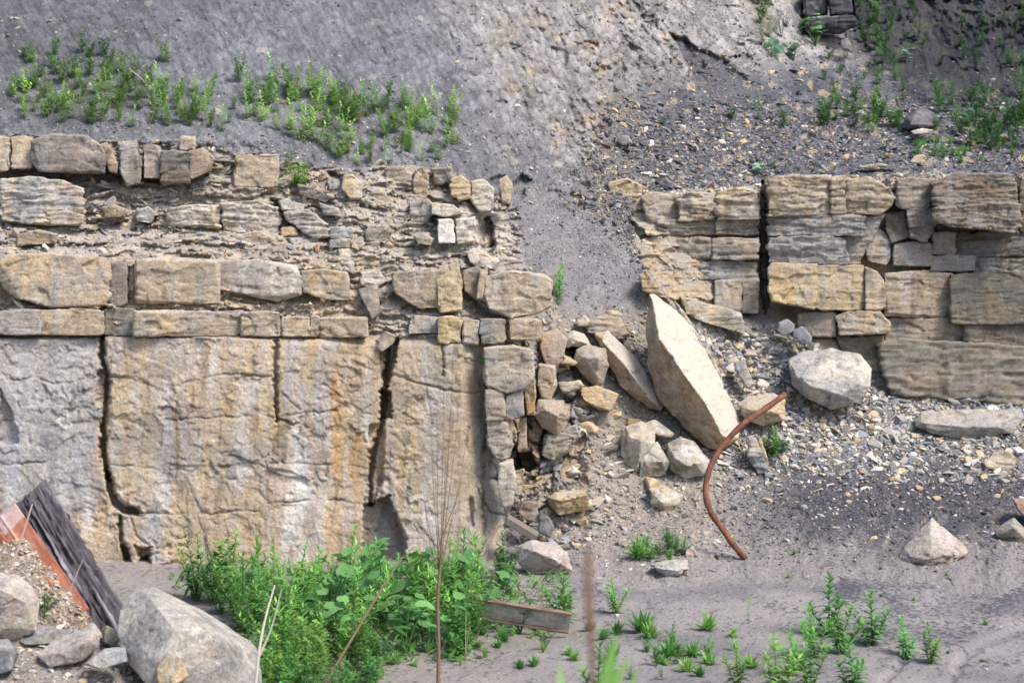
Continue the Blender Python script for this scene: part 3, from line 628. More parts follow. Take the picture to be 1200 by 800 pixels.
# ---- right cliff
g5 = 'beds and blocks of the right cliff'
DT = ('warm','tan','dgrey'); DD = ('dgrey','olive','dark')
right = [
 ([(714,215),(735,210),(752,218),(750,245),(738,252),(716,240)], 21.1, YL, .5, 'pale yellow rounded block at the left end of the right cliff'),
 ([(752,232),(762,225),(795,230),(796,256),(775,262),(760,262)], 20.9, ('warm','olive','tan'), .4, 'rounded olive block at the top left of the right cliff'),
 ([(796,232),(812,224),(838,226),(839,258),(797,258)], 20.8, ('tan','pale','dgrey'), 1.2, 'finely layered block left of the pale topped block'),
 ([(841,226),(870,220),(888,224),(891,238),(891,256),(841,257)], 20.75, ('pale','tan','warm'), 1.2, 'pale topped layered block left of the deep black joint'),
 (R(772,258,838,276), 20.85, ('olive','grey','warm'), 1., 'low olive layered bed under the finely layered block'),
 (R(840,258,891,276), 20.8, ('olive','grey','dgrey'), 1., 'low grey layered bed beside the deep black joint'),
 (R(788,279,834,304), 20.78, ('olive','warm','blue'), .4, 'smooth olive brick of rock with a grey top'),
 (R(836,279,891,304), 20.72, ('grey','tan','blue'), .6, 'grey topped brick of rock beside the deep black joint'),
 ([(754,280),(775,278),(792,292),(790,308),(766,306),(752,296)], 20.75, PL, .9, 'pale layered lump sliding off the left foot of the right cliff'),
 ([(758,310),(785,308),(792,320),(780,330),(758,326)], 20.6, TG, .9, 'ragged tan layered lump below the pale layered lump'),
 (R(822,306,894,328), 20.75, ('blue','grey','warm'), .9, 'bluish layered bed above the square footed blocks'),
 (R(838,329,869,366), 20.6, DT, .2, 'square brown block at the foot left of its twin'),
 (R(870,328,911,367), 20.6, ('warm','grey','tan'), .2, 'square grey-brown block at the foot nearest the black joint'),
 ([(896,212),(915,206),(972,206),(972,250),(900,252)], 20.6, ('tan','pale','olive'), .7, 'top tan bed just right of the deep black joint'),
 ([(973,208),(990,206),(990,250),(974,250)], 20.62, ('tan','warm','pale'), .5, 'slim top block between two joints'),
 ([(991,210),(1020,208),(1042,222),(1048,232),(1042,244),(1030,251),(992,250)], 20.6, ('tan','warm','yellow'), .4, 'rounded tan corner block overlooking the zigzag crack'),
 (R(899,252,1008,276), 20.66, ('blue','grey','warm'), .9, 'thin grey bed under the tan top bed'),
 (R(900,277,990,309), 20.62, ('blue','grey','pale'), .8, 'grey white-flecked bed above the long tan block'),
 ([(992,254),(1036,252),(1030,262),(1010,284),(1008,308),(992,308)], 20.7, ('blue','pale','grey'), .4, 'pale grey splintered block left of the zigzag crack'),
 ([(1012,282),(1028,268),(1040,276),(1046,300),(1038,310),(1018,306)], 20.75, ('blue','grey','pale'), .4, 'cracked grey knob right of the zigzag crack'),
 (R(1052,210,1092,244), 20.65, ('warm','dgrey','grey'), .4, 'square block between the zigzag crack and the big corner block'),
 ([(1062,246),(1094,245),(1096,272),(1085,283),(1068,278)], 20.6, ('dgrey','blue','olive'), .6, 'dark pendent block under the square block'),
 ([(1036,250),(1060,248),(1066,276),(1045,284),(1038,270)], 20.75, DD, .6, 'dark recessed block left of the pendent block'),
 ([(1094,216),(1120,206),(1180,206),(1190,222),(1194,262),(1188,272),(1120,264),(1098,258)], 20.35, ('warm','brown','dgrey'), 1.1, 'large overhanging brown layered corner block with a pale top'),
 (R(1197,210,1260,270), 20.7, DD, .6, 'dark block cut by the right edge beside the overhanging corner block'),
 (R(1048,284,1092,311), 20.66, ('grey','dgrey','olive'), .3, 'squarish grey block under the dark pendent block'),
 (R(1093,272,1120,298), 20.68, ('dgrey','grey','blue'), .4, 'small grey block under the overhanging corner block'),
 (R(1124,272,1260,300), 20.66, ('blue','dgrey','pale'), .9, 'long grey layered bed under the overhanging corner block'),
 (R(1092,299,1142,318), 20.64, ('grey','blue','dgrey'), .5, 'low grey block above the dark bed with the green tinge'),
 (R(1144,301,1260,320), 20.62, ('blue','pale','dgrey'), .8, 'pale fleckled low bed cut by the right edge'),
 ([(900,316),(908,309),(960,312),(1008,312),(1013,325),(1013,362),(960,362),(908,352),(902,340)], 20.35, ('tan','yellow','warm'), .3, 'long golden tan block jutting out above the two small blocks'),
 ([(1014,314),(1028,320),(1037,332),(1037,358),(1030,364),(1015,362)], 20.42, ('tan','warm','dgrey'), .3, 'rounded tan end of the golden block beyond a thin joint'),
 (R(1039,320,1116,370), 20.55, ('tan','warm','olive'), .3, 'tan block with a triangular scar'),
 (R(1118,322,1262,377), 20.5, ('dgrey','olive',(.12,.14,.09)), .4, 'dark mossy bed cut by the right edge'),
 (R(936,366,979,394), 20.45, ('olive','warm','dgrey'), .3, 'left one of the two small blocks under the golden block'),
 ([(980,370),(995,364),(1030,366),(1041,378),(1040,390),(985,392)], 20.3, ('warm','tan','pale'), .4, 'pale topped one of the two small blocks under the golden block'),
 (R(1040,372,1132,400), 20.55, ('olive','warm','dgrey'), .3, 'olive bed over the big bottom bed'),
 (R(1134,376,1262,406), 20.5, ('olive','dgrey','tan'), .4, 'ragged dark bed cut by the right edge above the big bottom bed'),
 ([(980,394),(1035,394),(1036,430),(1030,452),(995,430)], 20.5, DD, .3, 'dark recessed block behind the round white boulder'),
 ([(1034,402),(1060,398),(1130,402),(1262,412),(1262,478),(1120,466),(1050,462),(1040,440)], 20.3, ('olive','warm','dgrey'), .9, 'big bottom bed of the right cliff'),
]
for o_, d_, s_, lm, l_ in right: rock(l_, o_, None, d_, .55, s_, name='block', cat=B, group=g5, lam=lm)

# ---- loose boulders in the gully
g6 = 'fallen blocks in the gully'
gully = [
 ('great tilted slab with a bright white face', [(761,346,.2),(768,346,.3),(790,362,.55),(812,384,.65),(848,450,.6),(867,494,.5),(866,512,.3),(846,529,-.1),(830,524,-.1),(800,500,-.05),(770,464,0),(759,430,.05),(757,392,.1)],
  [(764,350,.0),(772,396,-.35),(800,436,-.5),(828,474,-.52),(845,508,-.45),(852,512,-.35)], 19.0, .5, ('tan','warm','brown'), .15),
 ('long brown slab leaning on the left of the great white slab', [(700,394,.15),(714,390,.15),(745,420,.15),(777,468,.1),(772,478,0),(758,476,0),(728,452,0),(708,418,.0)], [(706,400,-.1),(730,425,-.2),(762,468,-.2)], 18.75, .4, ('warm','tan','grey'), .2),
 ('grey splintered block at the head of the leaning slabs', [(687,380),(712,366,.1),(724,366,.1),(735,392,.1),(728,396),(700,396),(690,390)], None, 19.2, .35, ('grey','tan','dgrey'), .9),
 ('bluish cube with a pale right edge beside the black hole', [(677,412,.05),(690,404,.1),(708,410,.1),(712,428,.05),(705,448),(698,452),(682,436),(674,424)], [(682,418,-.12),(702,420,-.2),(700,442,-.15)], 18.5, .3, ('grey','blue','warm'), .1),
 ('small bright white stone at the foot of the shale chute', [(675,374),(684,369),(691,376),(688,382),(678,382)], None, 19.1, .15, ('white','pale','pale'), .1),
 ('pale pyramidal stone above the black hole', [(664,394,.1),(672,388,.1),(684,392,.1),(692,404),(678,406),(666,407)], [(676,398,-.1)], 18.75, .25, ('pale','white','grey'), .1),
 ('thin yellow-topped slab at the lip of the black hole', [(655,420,.1),(662,417,.1),(676,424),(673,428),(656,426)], None, 18.3, .2, YL, .4),
 ('pink rounded block standing left of the black hole', [(636,392,.1),(652,388,.1),(664,398),(658,420),(652,430),(640,426),(634,408)], None, 18.1, .3, ('pink','tan','pale'), .2),
 ('pinkish block under the rounded pink block', [(632,428),(650,430),(652,452),(644,468),(634,466),(630,448)], None, 17.9, .3, ('pink','warm','tan'), .2),
 ('orange-brown block half buried below the bluish cube', [(681,456,.1),(700,452,.1),(722,462,.1),(716,480),(700,478),(684,468)], None, 18.3, .25, ('tan','yellow','warm'), .3),
 ('grey angular block with flat face below the pink blocks', [(632,470,.1),(660,470,.1),(664,490,0),(652,508,0),(636,500,0),(628,486)], [(640,480,-.1),(654,488,-.14)], 17.6, .3, ('grey','olive','blue'), .1),
 ('pale stone wedge in the pink column', [(654,448),(678,446),(684,452),(668,460),(656,458)], None, 18.2, .2, PL, .3),
 ('dark grey shattered stone by the square hole', [(640,510),(658,508),(672,512),(666,528),(648,540),(636,532)], None, 17.7, .25, ('grey','blue','dgrey'), .4),
 ('lumpy grey stone beside the shattered stone', [(660,505),(674,498),(680,510),(672,520),(662,516)], None, 17.9, .2, ('grey','blue','pale'), .4),
 ('tall orange-edged plate at the end of the cliff wall', [(614,454,.1),(625,440,.1),(628,460,0),(627,484,0),(618,484,0)], None, 17.15, .2, ('warm','orange','tan'), .1),
 ('blue-grey rectangular block at the end of the cliff wall', [(593,462),(612,458),(613,486),(600,492),(590,486)], None, 17.05, .3, ('blue','blue','pale'), .1),
 ('tall grey block at the corner of the cliff wall', [(570,410),(600,406),(622,412),(624,440),(616,456),(594,458),(572,450)], None, 17.02, .3, ('blue','pale','warm'), .2),
 ('grey jointed block under the cliff corner', [(569,458),(590,456),(592,486),(588,492),(570,492)], None, 17.03, .3, ('grey','warm','blue'), .2),
 ('upright narrow stone pillar above the square hole', [(608,492),(617,490),(617,526),(607,526)], None, 17.25, .2, ('olive','warm','grey'), .1),
 ('pale block at the foot of the cliff corner', [(571,494),(596,494),(600,520),(594,540),(582,536),(572,520)], None, 17.05, .25, ('pale','blue','grey'), .3),
 ('white marked chunk low on the cliff corner', [(586,545),(600,540),(606,560),(600,590),(590,592),(584,570)], None, 16.95, .3, ('white','pale','blue'), .2),
 ('small cream stone at the sill of the square hole', [(602,552),(614,549),(615,560),(608,568),(601,562)], None, 17.2, .15, PL, .1),
 ('mustard flat stone below the square hole', [(612,568),(630,566),(632,571),(614,575)], None, 17.2, .12, ('yellow','yellow','tan'), .1),
 ('twin block, left half, split and pale topped', [(733,500,.1),(750,494,.15),(766,505,.1),(766,520,0),(750,552,0),(738,550,0),(729,534,.05),(728,515,.1)], [(738,512,-.1),(752,516,-.18),(748,545,-.1)], 18.15, .35, ('pale','tan','olive'), .2),
 ('small flat stone lying above the split block', [(756,496,.05),(768,492,.1),(790,508,.05),(786,512),(770,510)], None, 18.35, .15, PL, .3),
 ('white faced block in the middle of the split row', [(762,524,.1),(770,518,.15),(777,530,.1),(784,540,0),(780,556,0),(750,558,0),(752,540)], [(766,540,-.12),(776,541,-.12)], 18.05, .3, ('pale','olive','white'), .1),
 ('rounded block with a bright white shoulder near the pipe', [(783,520,.2),(798,512,.2),(812,518,.2),(832,540,.1),(828,555,0),(800,560,0),(786,548,0)], [(790,536,-.1),(806,546,-.2),(822,541,-.12)], 18.05, .35, ('pale','olive','white'), .1),
 ('square cut tan block resting on the debris', [(640,582,.15),(650,576,.2),(686,573,.2),(693,592,.05),(690,597,0),(656,604,-.05),(650,600,-.05),(643,590,.05)], [(652,585,-.15),(688,580,-.1)], 17.25, .3, ('tan','yellow','brown'), .4),
 ('smaller tan block alone on the debris', [(760,572,.1),(778,567,.1),(802,580,.05),(796,592,0),(782,602,0),(762,590,0)], [(775,588,-.12)], 17.5, .25, ('pale','tan','olive'), .3),
 ('big pinkish grey boulder behind the weeds', [(606,640,.2),(622,632,.2),(650,634,.2),(666,648,.1),(670,668,0),(655,676,0),(620,672,0),(608,660,0)], [(625,645,-.15),(650,655,-.2)], 16.35, .4, ('pink','grey','pale'), .1),
 ('flat grey stone on the mud near the green tuft', [(761,661,.1),(780,656,.1),(806,655,.1),(809,666,0),(796,674,-.05),(780,678,-.05),(768,670,0)], [(775,666,-.1),(795,668,-.12)], 15.75, .3, ('grey','pale','dgrey'), .3),
 ('small tan pyramid stone beside the green tuft', [(802,650,0),(806,640,.05),(812,638,.05),(818,650,0),(814,656,0),(804,655,0)], None, 16.55, .12, ('pink','tan','pale'), .1),
 ('flat stone at the foot of the bent pipe', [(837,649),(850,645),(862,650),(856,659),(842,658)], None, 16.45, .15, GG, .2),
 ('wedge of tan rock jutting right above the white slab', [(797,347,.1),(815,350,.15),(868,366,.1),(872,378,.05),(873,392,0),(850,386,0),(818,376,0),(803,368,0)], None, 20.2, .4, ('tan','olive','pale'), .5),
 ('tan slab tip poking out behind the great slab', [(748,322),(757,316),(770,334),(782,350),(770,348),(752,340)], None, 19.95, .25, ('tan','yellow','pale'), .3),
 ('pale splinter slab along the right side of the great slab', [(790,352),(800,362),(818,392),(828,415),(818,405),(800,378)], None, 19.75, .2, ('pale','grey','tan'), .3),
 ('second pale splinter slab behind the lower edge of the great slab', [(818,402),(830,410),(846,440),(846,452),(832,430)], None, 19.5, .2, ('pale','tan','grey'), .4),
 ('upright pale slab standing in the scree near the wedge', [(860,424,.05),(872,420,.05),(884,450),(876,455),(864,440)], None, 19.6, .15, ('pale','blue','grey'), .5),
 ('tan boulder crossed by the top of the bent pipe', [(865,474,.1),(876,464,.15),(905,460,.15),(920,468,.1),(920,492,0),(895,499,0),(872,492,0)], [(875,480,-.12),(905,482,-.15)], 19.05, .35, ('tan','warm','olive'), .3),
 ('dark laminated slab on edge beside the grass tuft', [(876,512,.1),(884,508,.1),(894,530,0),(900,552,0),(890,558,0),(876,535,0)], None, 18.55, .2, ('blue','tan','dgrey'), .6),
 ('tan splinter leaning against the dark laminated slab', [(886,510),(892,512),(902,545),(898,552)], None, 18.5, .12, ('tan','yellow','warm'), .3),
 ('round white-topped boulder at the foot of the right cliff', [(924,422,.3),(940,412,.4),(975,408,.45),(1008,415,.4),(1021,432,.25),(1020,452,.1),(1005,472,0),(975,480,-.05),(945,466,0),(928,450,.1)], [(934,440,-.05),(950,452,-.15),(985,462,-.22),(1008,450,-.1),(960,430,.1)], 19.5, .5, ('grey','pale','blue'), .15),
 ('egg shaped grey stone left of the two small blocks', [(912,378),(922,373),(932,380),(930,390),(918,394),(911,388)], None, 20.1, .2, GG, .1),
 ('blue-grey rounded stone above the round white-topped boulder', [(930,386),(940,382),(952,394),(950,403),(936,402),(928,396)], None, 20.0, .22, ('blue','blue','grey'), .1),
 ('wide flat boulder at the foot of the big bottom bed', [(1070,492,.2),(1080,481,.3),(1110,482,.3),(1150,492,.3),(1196,478,.3),(1200,490,.2),(1185,508,0),(1130,515,0),(1090,508,0),(1072,500,.05)], [(1080,495,-.05),(1130,500,-.12),(1170,500,-.1)], 19.45, .5, ('grey','warm','blue'), .3),
 ('tan angular stone high on the dark gravel at right', [(1152,540,.05),(1165,530,.1),(1182,527,.1),(1192,536,.05),(1188,548,0),(1170,554,0),(1155,548,0)], None, 18.95, .25, ('tan','warm','pale'), .2),
 ('pyramid shaped boulder on the mud', [(1053,655,.1),(1060,640,.15),(1078,622,.3),(1092,606,.4),(1104,618,.35),(1132,640,.25),(1134,648,.1),(1115,660,0),(1085,664,-.1),(1065,662,-.05)], [(1090,620,.1),(1092,640,-.15),(1086,656,-.22),(1108,650,-.1),(1066,652,-.08)], 16.0, .55, ('pink','warm','grey'), .1),
 ('brown sharp-pointed stone cut by the right edge', [(1187,584,.1),(1200,582,.1),(1225,590,.1),(1225,622,0),(1200,606,0),(1192,596,0)], None, 17.5, .3, ('brown','warm','tan'), .2),
 ('dark wedge stone at the right edge', [(1165,622,.1),(1180,610,.15),(1188,606,.15),(1206,624,.1),(1210,638,0),(1185,638,0),(1168,630,0)], [(1188,618,-.1)], 17.0, .3, ('warm','dgrey','grey'), .2),
 ('small stone in front of the dark wedge stone', [(1165,640),(1171,631),(1179,640),(1178,647),(1167,646)], None, 16.7, .12, ('warm','grey','tan'), .1),
 ('dark angular boulder on the terrace among weeds', [(1056,150,.3),(1062,136,.4),(1078,124,.4),(1094,132,.4),(1097,148,.3),(1080,152,0),(1062,153,0)], [(1066,146,-.1),(1084,146,-.1)], 23.0, .5, ('dshale','dgrey','shale'), .1),
 ('white flat stone under the dark terrace boulder', [(1066,154),(1080,150),(1094,152),(1090,157),(1070,158)], None, 22.75, .2, ('white','pale','white'), .1),
 ('tan flat stone on the front of the terrace', [(1066,190),(1072,182),(1082,181),(1088,187),(1082,192),(1070,193)], None, 22.1, .25, ('tan','pale','brown'), .1),
 ('dark grey stone on the terrace scree', [(722,166),(728,158),(738,160),(742,168),(730,171)], None, 21.9, .25, ('dgrey','grey','shale'), .1),
 ('black square rock in the upper hollow', [(940,-10),(968,-14),(970,18),(945,20)], None, 28.2, 1., ('dark','dshale','blue'), .3),
 ('black layered rock beside the green bank in the upper hollow', [(970,-8),(996,-10),(1000,16),(972,20)], None, 28.0, 1., ('dark','dshale','coal'), .3),
 ('low black rock ledge at the bottom of the upper hollow', [(940,22),(1000,18),(1004,30),(985,40),(944,38)], None, 27.6, 1., ('dark','coal','dshale'), .6),
 ('small boulder at the mouth of the hollow', [(984,48),(992,44),(998,52),(996,60),(986,58)], None, 27.0, .3, ('shale','grey','brown'), .1),
 ('thin tan slate lying flat at the terrace lip', [(1002,196),(1030,190),(1044,194),(1020,199)], None, 21.4, .2, PL, .3),
 ('pale slate lying flat above the square block', [(1044,206),(1052,201),(1062,204),(1056,209)], None, 21.0, .2, PL, .2),
]
FACE = {'great tilted slab with a bright white face': ((.75, -.35, .6), 'slab_sunlit'), 'long brown slab leaning on the left of the great white slab': ((.75, -.35, .6), 'pale')}  # sunlit upper sides of both slabs painted paler, chosen by normal
for l_, o_, f_, d_, t_, s_, lm in gully: rock(l_, o_, f_, d_, t_, s_, lam=lm, face=FACE.get(l_), group=g6 if 380 < o_[0][1] < 680 and o_[0][0] < 930 else None)

# ---- foreground boulders, left corner
fore = [
 ('largest grey boulder, with a pink shoulder, in front of the weeds', [(138,738,.1),(144,706,.2),(160,691,.4),(180,688,.45),(240,717,.5),(292,750,.45),(303,764,.3),(306,800,.1),(290,830,0),(215,835,-.1),(165,790,-.1),(142,765,0)],
  [(172,696,.1),(206,738,-.22),(246,738,-.14),(264,752,-.16),(188,774,-.3),(180,812,-.3),(292,800,-.12)], 9.35, .6, ('grey','pale','blue'), 'boulder'),
 ('smooth cream boulder cut by the left edge', [(-40,690,.1),(-20,668,.2),(20,672,.2),(40,690,.15),(46,705,.1),(42,738,0),(20,750,0),(-40,760,0)], [(0,690,-.1),(30,705,-.1),(10,735,-.1)], 9.5, .5, ('pale','pink','tan'), 'boulder'),
 ('pinkish slab propped against the largest grey boulder', [(42,768,.0),(60,752,.1),(110,730,.2),(119,742,.15),(116,758,.05),(95,775,-.05),(60,782,-.1)], [(70,765,-.1),(105,750,-.05)], 9.3, .25, ('pink','grey','pale'), 'slab'),
 ('dark flat slab between the cream boulder and the pink slab', [(12,746,0),(40,732,.1),(88,738,.1),(70,755,-.05),(30,756,-.1)], None, 9.6, .2, ('blue','dgrey','grey'), 'slab'),
 ('thin grey slate tilted in front of the largest boulder', [(97,778,0),(122,759,.1),(147,757,.1),(150,775,0),(118,784,-.05)], None, 9.15, .1, ('blue','grey','blue'), 'slab'),
 ('long thin stone below the rusty plate', [(64,722,.1),(75,716,.1),(104,730,.1),(100,735,0),(70,728,0)], None, 10.1, .15, ('grey','pink','pale'), 'slab'),
 ('round brown cobble wedged against the largest boulder', [(119,738,.05),(125,732,.05),(137,738,.05),(141,750,0),(133,758,0),(120,754,0)], None, 9.7, .18, ('warm','grey','tan'), 'boulder'),
 ('blue-grey stone at the bottom left corner', [(-30,752,0),(10,748,.1),(22,765,0),(15,785,-.05),(-30,800,0)], None, 9.2, .25, ('blue','dgrey','grey'), 'boulder'),
 ('crumbly tan stone leaning on the front of the largest boulder', [(182,782,0),(196,762,.05),(212,770,0),(222,792,-.05),(205,804,-.1),(185,800,-.05)], None, 8.95, .15, ('tan','warm','pale'), 'boulder'),
]
for l_, o_, f_, d_, t_, s_, nm in fore: rock(l_, o_, f_, d_, t_, s_, name=nm, cat=nm, rough=.6, group='foreground stones in the left corner')
heap = rock('brown heap of crumbled rock banked against the rusty plates', [(-70,655,0),(0,640,.1),(30,632,.15),(62,672,.2),(104,724,.2),(116,750,0),(40,775,-.3),(-70,775,-.3)], [(0,690,-.25),(40,705,-.25),(80,735,-.2)], 9.95, .3, ('debris','brown','warm'), name='rubble_heap', cat='rubble heap', rough=1.6, mat=M_scree)
print('rocks', NR[0], round(time.time()-T0, 1))

# ================================================================== LOOSE STONES
def hull_np(n, dims, seed):
    r = np.random.default_rng(seed); p = r.normal(size=(n, 3)); p /= np.linalg.norm(p, axis=1)[:, None]; p *= (.75+.35*r.random(n))[:, None]
    p = p*np.array(dims)
    me = hullmesh([Vector(q) for q in p]); v = np.array([q.co[:] for q in me.vertices]); f = []
    for q in me.polygons:
        a = list(q.vertices)
        for k in range(1, len(a)-1): f.append((a[0], a[k], a[k+1]))
    bpy.data.meshes.remove(me); return v, np.array(f)
BASES = [hull_np(11, (1, .75, [.28, .4, .55][k % 3]), 100+k) for k in range(12)]
SN = np.zeros_like(SV); a = np.gradient(SV, axis=1); b = np.gradient(SV, axis=0); SN = np.cross(b, a); SN /= np.linalg.norm(SN, axis=-1)[..., None]+1e-9
SN = np.where((SN[..., 1] > 0)[..., None], -SN, SN)
def scatter(name, label, pos, nor, size, cols, sink=.25, flat=.5, mat=None, kind='stuff', aspect=1.):
    Vs, Fs, Cs = [], [], []; off = 0; n = len(pos)
    R3 = rng.normal(size=(n, 3))
    nn = nor*flat + np.array((0, 0, 1.))*flat*.6 + R3*.5*(1-flat*.5); nn /= np.linalg.norm(nn, axis=1)[:, None]
    t = np.cross(nn, rng.normal(size=(n, 3))); t /= np.linalg.norm(t, axis=1)[:, None]; bt_ = np.cross(nn, t)
    bi = rng.integers(0, len(BASES), n)
    for k in range(len(BASES)):
        m = np.where(bi == k)[0]
        if not len(m): continue
        v, f = BASES[k]
        st = rng.uniform(.6, 1.25, (len(m), 3))
        vv = v[None]*size[m][:, None, None]*st[:, None, :]
        w = vv[..., 0:1]*t[m][:, None] + vv[..., 1:2]*bt_[m][:, None] + vv[..., 2:3]*nn[m][:, None] + pos[m][:, None] + nor[m][:, None]*(size[m]*(.3-sink))[:, None, None]
        Vs.append(w.reshape(-1, 3)); Fs.append((f[None]+(np.arange(len(m))*len(v))[:, None, None]).reshape(-1, 3)+off)
        Cs.append(np.repeat(cols[m], len(v), 0)); off += len(m)*len(v)
    o = link(name, mk_mesh(name, np.concatenate(Vs), np.concatenate(Fs), np.concatenate(Cs), mat or M_chip, smooth=False)); tag(o, label, name.replace('_', ' '), kind=kind); return o
def pick(weights, n):
    w = weights.ravel(); c = np.cumsum(w); i = np.searchsorted(c, rng.random(n)*c[-1]); return np.clip(i, 0, len(w)-1)
def palette(n, items):
    ks = [C[k] if isinstance(k, str) else np.array(k) for k, _ in items]; p = np.array([w for _, w in items], float); p /= p.sum()
    c = np.array(ks)[rng.choice(len(ks), n, p=p)]; return c*rng.uniform(.75, 1.25, (n, 1))
inview = ((GX > -60) & (GX < 1260) & (GY > -60) & (GY < 720)).astype(float)
SNf = SN.reshape(-1, 3)
def zone_scatter(name, label, w, n, smin, smax, pal, alpha=2.2, flat=.5, sink=.25):
    i = pick(w*inview, n); pos = Vall[i]; u = pos[:, 1]/F
    s = smin*(1-rng.random(n)*(1-(smin/smax)**alpha))**(-1/alpha)*u
    scatter(name, label, pos, SNf[i], s, palette(n, pal), sink, flat)
# right-hand scree: flat pale chips, coal lower down
scr = low*ss(800, 870, GX)*ss(370, 400, GY)
zone_scatter('scree', 'flat pale shale chips of the scree below the right cliff', scr*ss(590, 520, GY+sn2*40), 7500, 2.2, 11, [('pale',4),('grey',4),('blue',2.5),('tan',2.5),('white',.5),('shale',3),('dgrey',2)], 1.9, .6)
zone_scatter('scree', 'dark coaly gravel at the toe of the right scree', scr*ss(500, 590, GY+sn2*30)*ss(690, 600, GY), 10000, .9, 4.5, [('coal',5),('dshale',4),('shale',3),('pale',1.1),('tan',.8)], 2.2, .6)
zone_scatter('scree', 'broken rock rubble under the gully blocks', low*ss(840, 800, GX)*ss(560, 600, GX)*(1-chute)*(1-mid*.7)*(.12+.88*ss(690, 630, GY)), 7500, 1.3, 8, [('debris',5),('pale',2.5),('tan',2),('grey',3),('shale',2)], 2.3, .5)
zone_scatter('rubble', 'rubble lying on the ledges of the left cliff', ledge*ss(-.1, .3, fbm(GX/26, GY/16, 81, 3)+.12), 8000, 1.3, 10, [('debris',4),('pale',3),('tan',3),('shale',2.5),('grey',3),('yellow',.8),('dgrey',1.3)], 2.0, .35)
zone_scatter('gravel', 'dark coaly gravel with tan chips on the terrace', terr*(1-hollow*.9)*(.35+ss(100, 150, GY)), 21000, 1.2, 8.5, [('coal',3),('dshale',4),('shale',6),('tan',1.6),('pale',1.3),('grey',2),('brown',1)], 2.4, .6)
zone_scatter('gravel', 'crumbs of grey shale on the hillside', hillz*(1-hollow)*(.15+.5*ss(120, 160, GY)+ss(650, 720, GX)*.5), 20000, .8, 6.5, [('shale',6),('grey',3),('debris',3),('pale',.9),('tan',.9),('dgrey',2)], 2.5, .5)
zone_scatter('gravel', 'fine grit on the grey shale chute', chute, 5000, .7, 4.5, [('shale',5),('pale',1.2),('grey',3),('dshale',2),('tan',.5)], 2.8, .5)
zone_scatter('rubble', 'broken chips lying on the right cliff beds', rwall*ss(12, 0, np.abs(GY-rtop-2))+rwall*ss(915, 880, GX)*ss(740, 770, GX)*.05, 1600, 1.2, 5.5, [('pale',3),('tan',3),('blue',2),('grey',2)], 2., .6)
# floor gravel
def floor_scatter(name, label, n, box, smin, smax, pal, dens=None, alpha=2.4, sink=.2):
    X = rng.uniform(box[0], box[1], n); Y = rng.uniform(box[2], box[3], n)
    if dens is not None:
        k = dens(X, Y); m = rng.random(n) < k; X, Y = X[m], Y[m]; n = len(X)
    Z = floor_h(X, Y); pos = np.stack([X, Y, Z], -1); u = Y/F
    s = smin*(1-rng.random(n)*(1-(smin/smax)**alpha))**(-1/alpha)*u
    scatter(name, label, pos, np.tile((0, 0, 1.), (n, 1)), s, palette(n, pal), sink, .8)
ppx = lambda X, Y: 600+X/Y*F
ppy = lambda X, Y: 400+H/Y*F
floor_scatter('gravel', 'black coal crumbs strewn over the muddy floor', 26000, (-3, 8, 10, 19.5), .7, 2.6, [('coal',6),('dshale',3),('shale',2),('pale',.5)],
              lambda X, Y: np.clip(.08+.8*ss(.05, .35, fbm(X/1.1, Y/1.1, 3, 4)*.5+(fbm(X/.13, Y/.27, 9, 4, .65)*.7+.4*fbm(X/.5+7, Y/.8, 29, 3))*.6)*ss(780, 980, ppx(X, Y))+.5*ss(650, 610, ppy(X, Y))*ss(800, 900, ppx(X, Y)), 0, 1))
floor_scatter('gravel', 'pale chips scattered on the muddy floor below the gully', 7000, (-2, 8, 11, 19), .9, 6, [('pale',3),('grey',3),('pink',2),('tan',1)], lambda X, Y: np.clip(ss(700, 640, ppy(X, Y)), 0.14, 1)*.9)
floor_scatter('rubble', 'crumbly debris around the foreground boulders', 9000, (-4.6, -1.7, 8.4, 11.2), 2.0, 12, [('debris',4),('pink',2),('grey',3),('pale',1.5),('tan',1)], lambda X, Y: np.exp(-((X+3.2)/1.2)**4-((Y-9.6)/1.4)**4), 2.2)

hv = np.array([v.co[:] for v in heap.data.vertices]) + np.array(heap.location); hn = np.array([v.normal[:] for v in heap.data.vertices]); hm = np.where((hn[:, 1] < .2) & (hn[:, 2] > -.2))[0]; hi = rng.choice(hm, 2600)
scatter('rubble', 'crumbs of rock lying on the brown heap in the left corner', hv[hi], hn[hi], (1.-rng.random(2600)**.5*.8)*6.5*10/F, palette(2600, [('debris',4),('tan',2),('pink',1),('brown',2),('pale',1),('grey',1)]))
# individual medium stones
SB = []
for k in range(10):
    v, f = hull_np(13, (1, .7, [.3, .42, .55][k % 3]), 300+k); bm = bmesh.new()
    vs_ = [bm.verts.new(q) for q in v]
    for t_ in f:
        try: bm.faces.new([vs_[q_] for q_ in t_])
        except ValueError: pass
    bmesh.ops.bevel(bm, geom=bm.edges[:], offset=.05, segments=1, affect='EDGES')
    me = bpy.data.meshes.new('stone'); bm.to_mesh(me); bm.free()
    co = np.array([q.co[:] for q in me.vertices]); 
    cs = ['pale', 'grey', 'tan', 'blue', 'warm', 'pink', 'shale', 'brown', 'pale', 'dgrey'][k]
    set_col(me, C[cs]*(1+.3*fbm(co[:, 0]*2+k, co[:, 1]*2, co[:, 2]*2, 2))[:, None]); me.materials.append(M_chip); SB.append((me, cs))
CN = dict(pale='pale', grey='grey', tan='tan', blue='blue-grey', warm='dull brown', pink='pinkish', shale='slate grey', brown='brown', dgrey='dark')
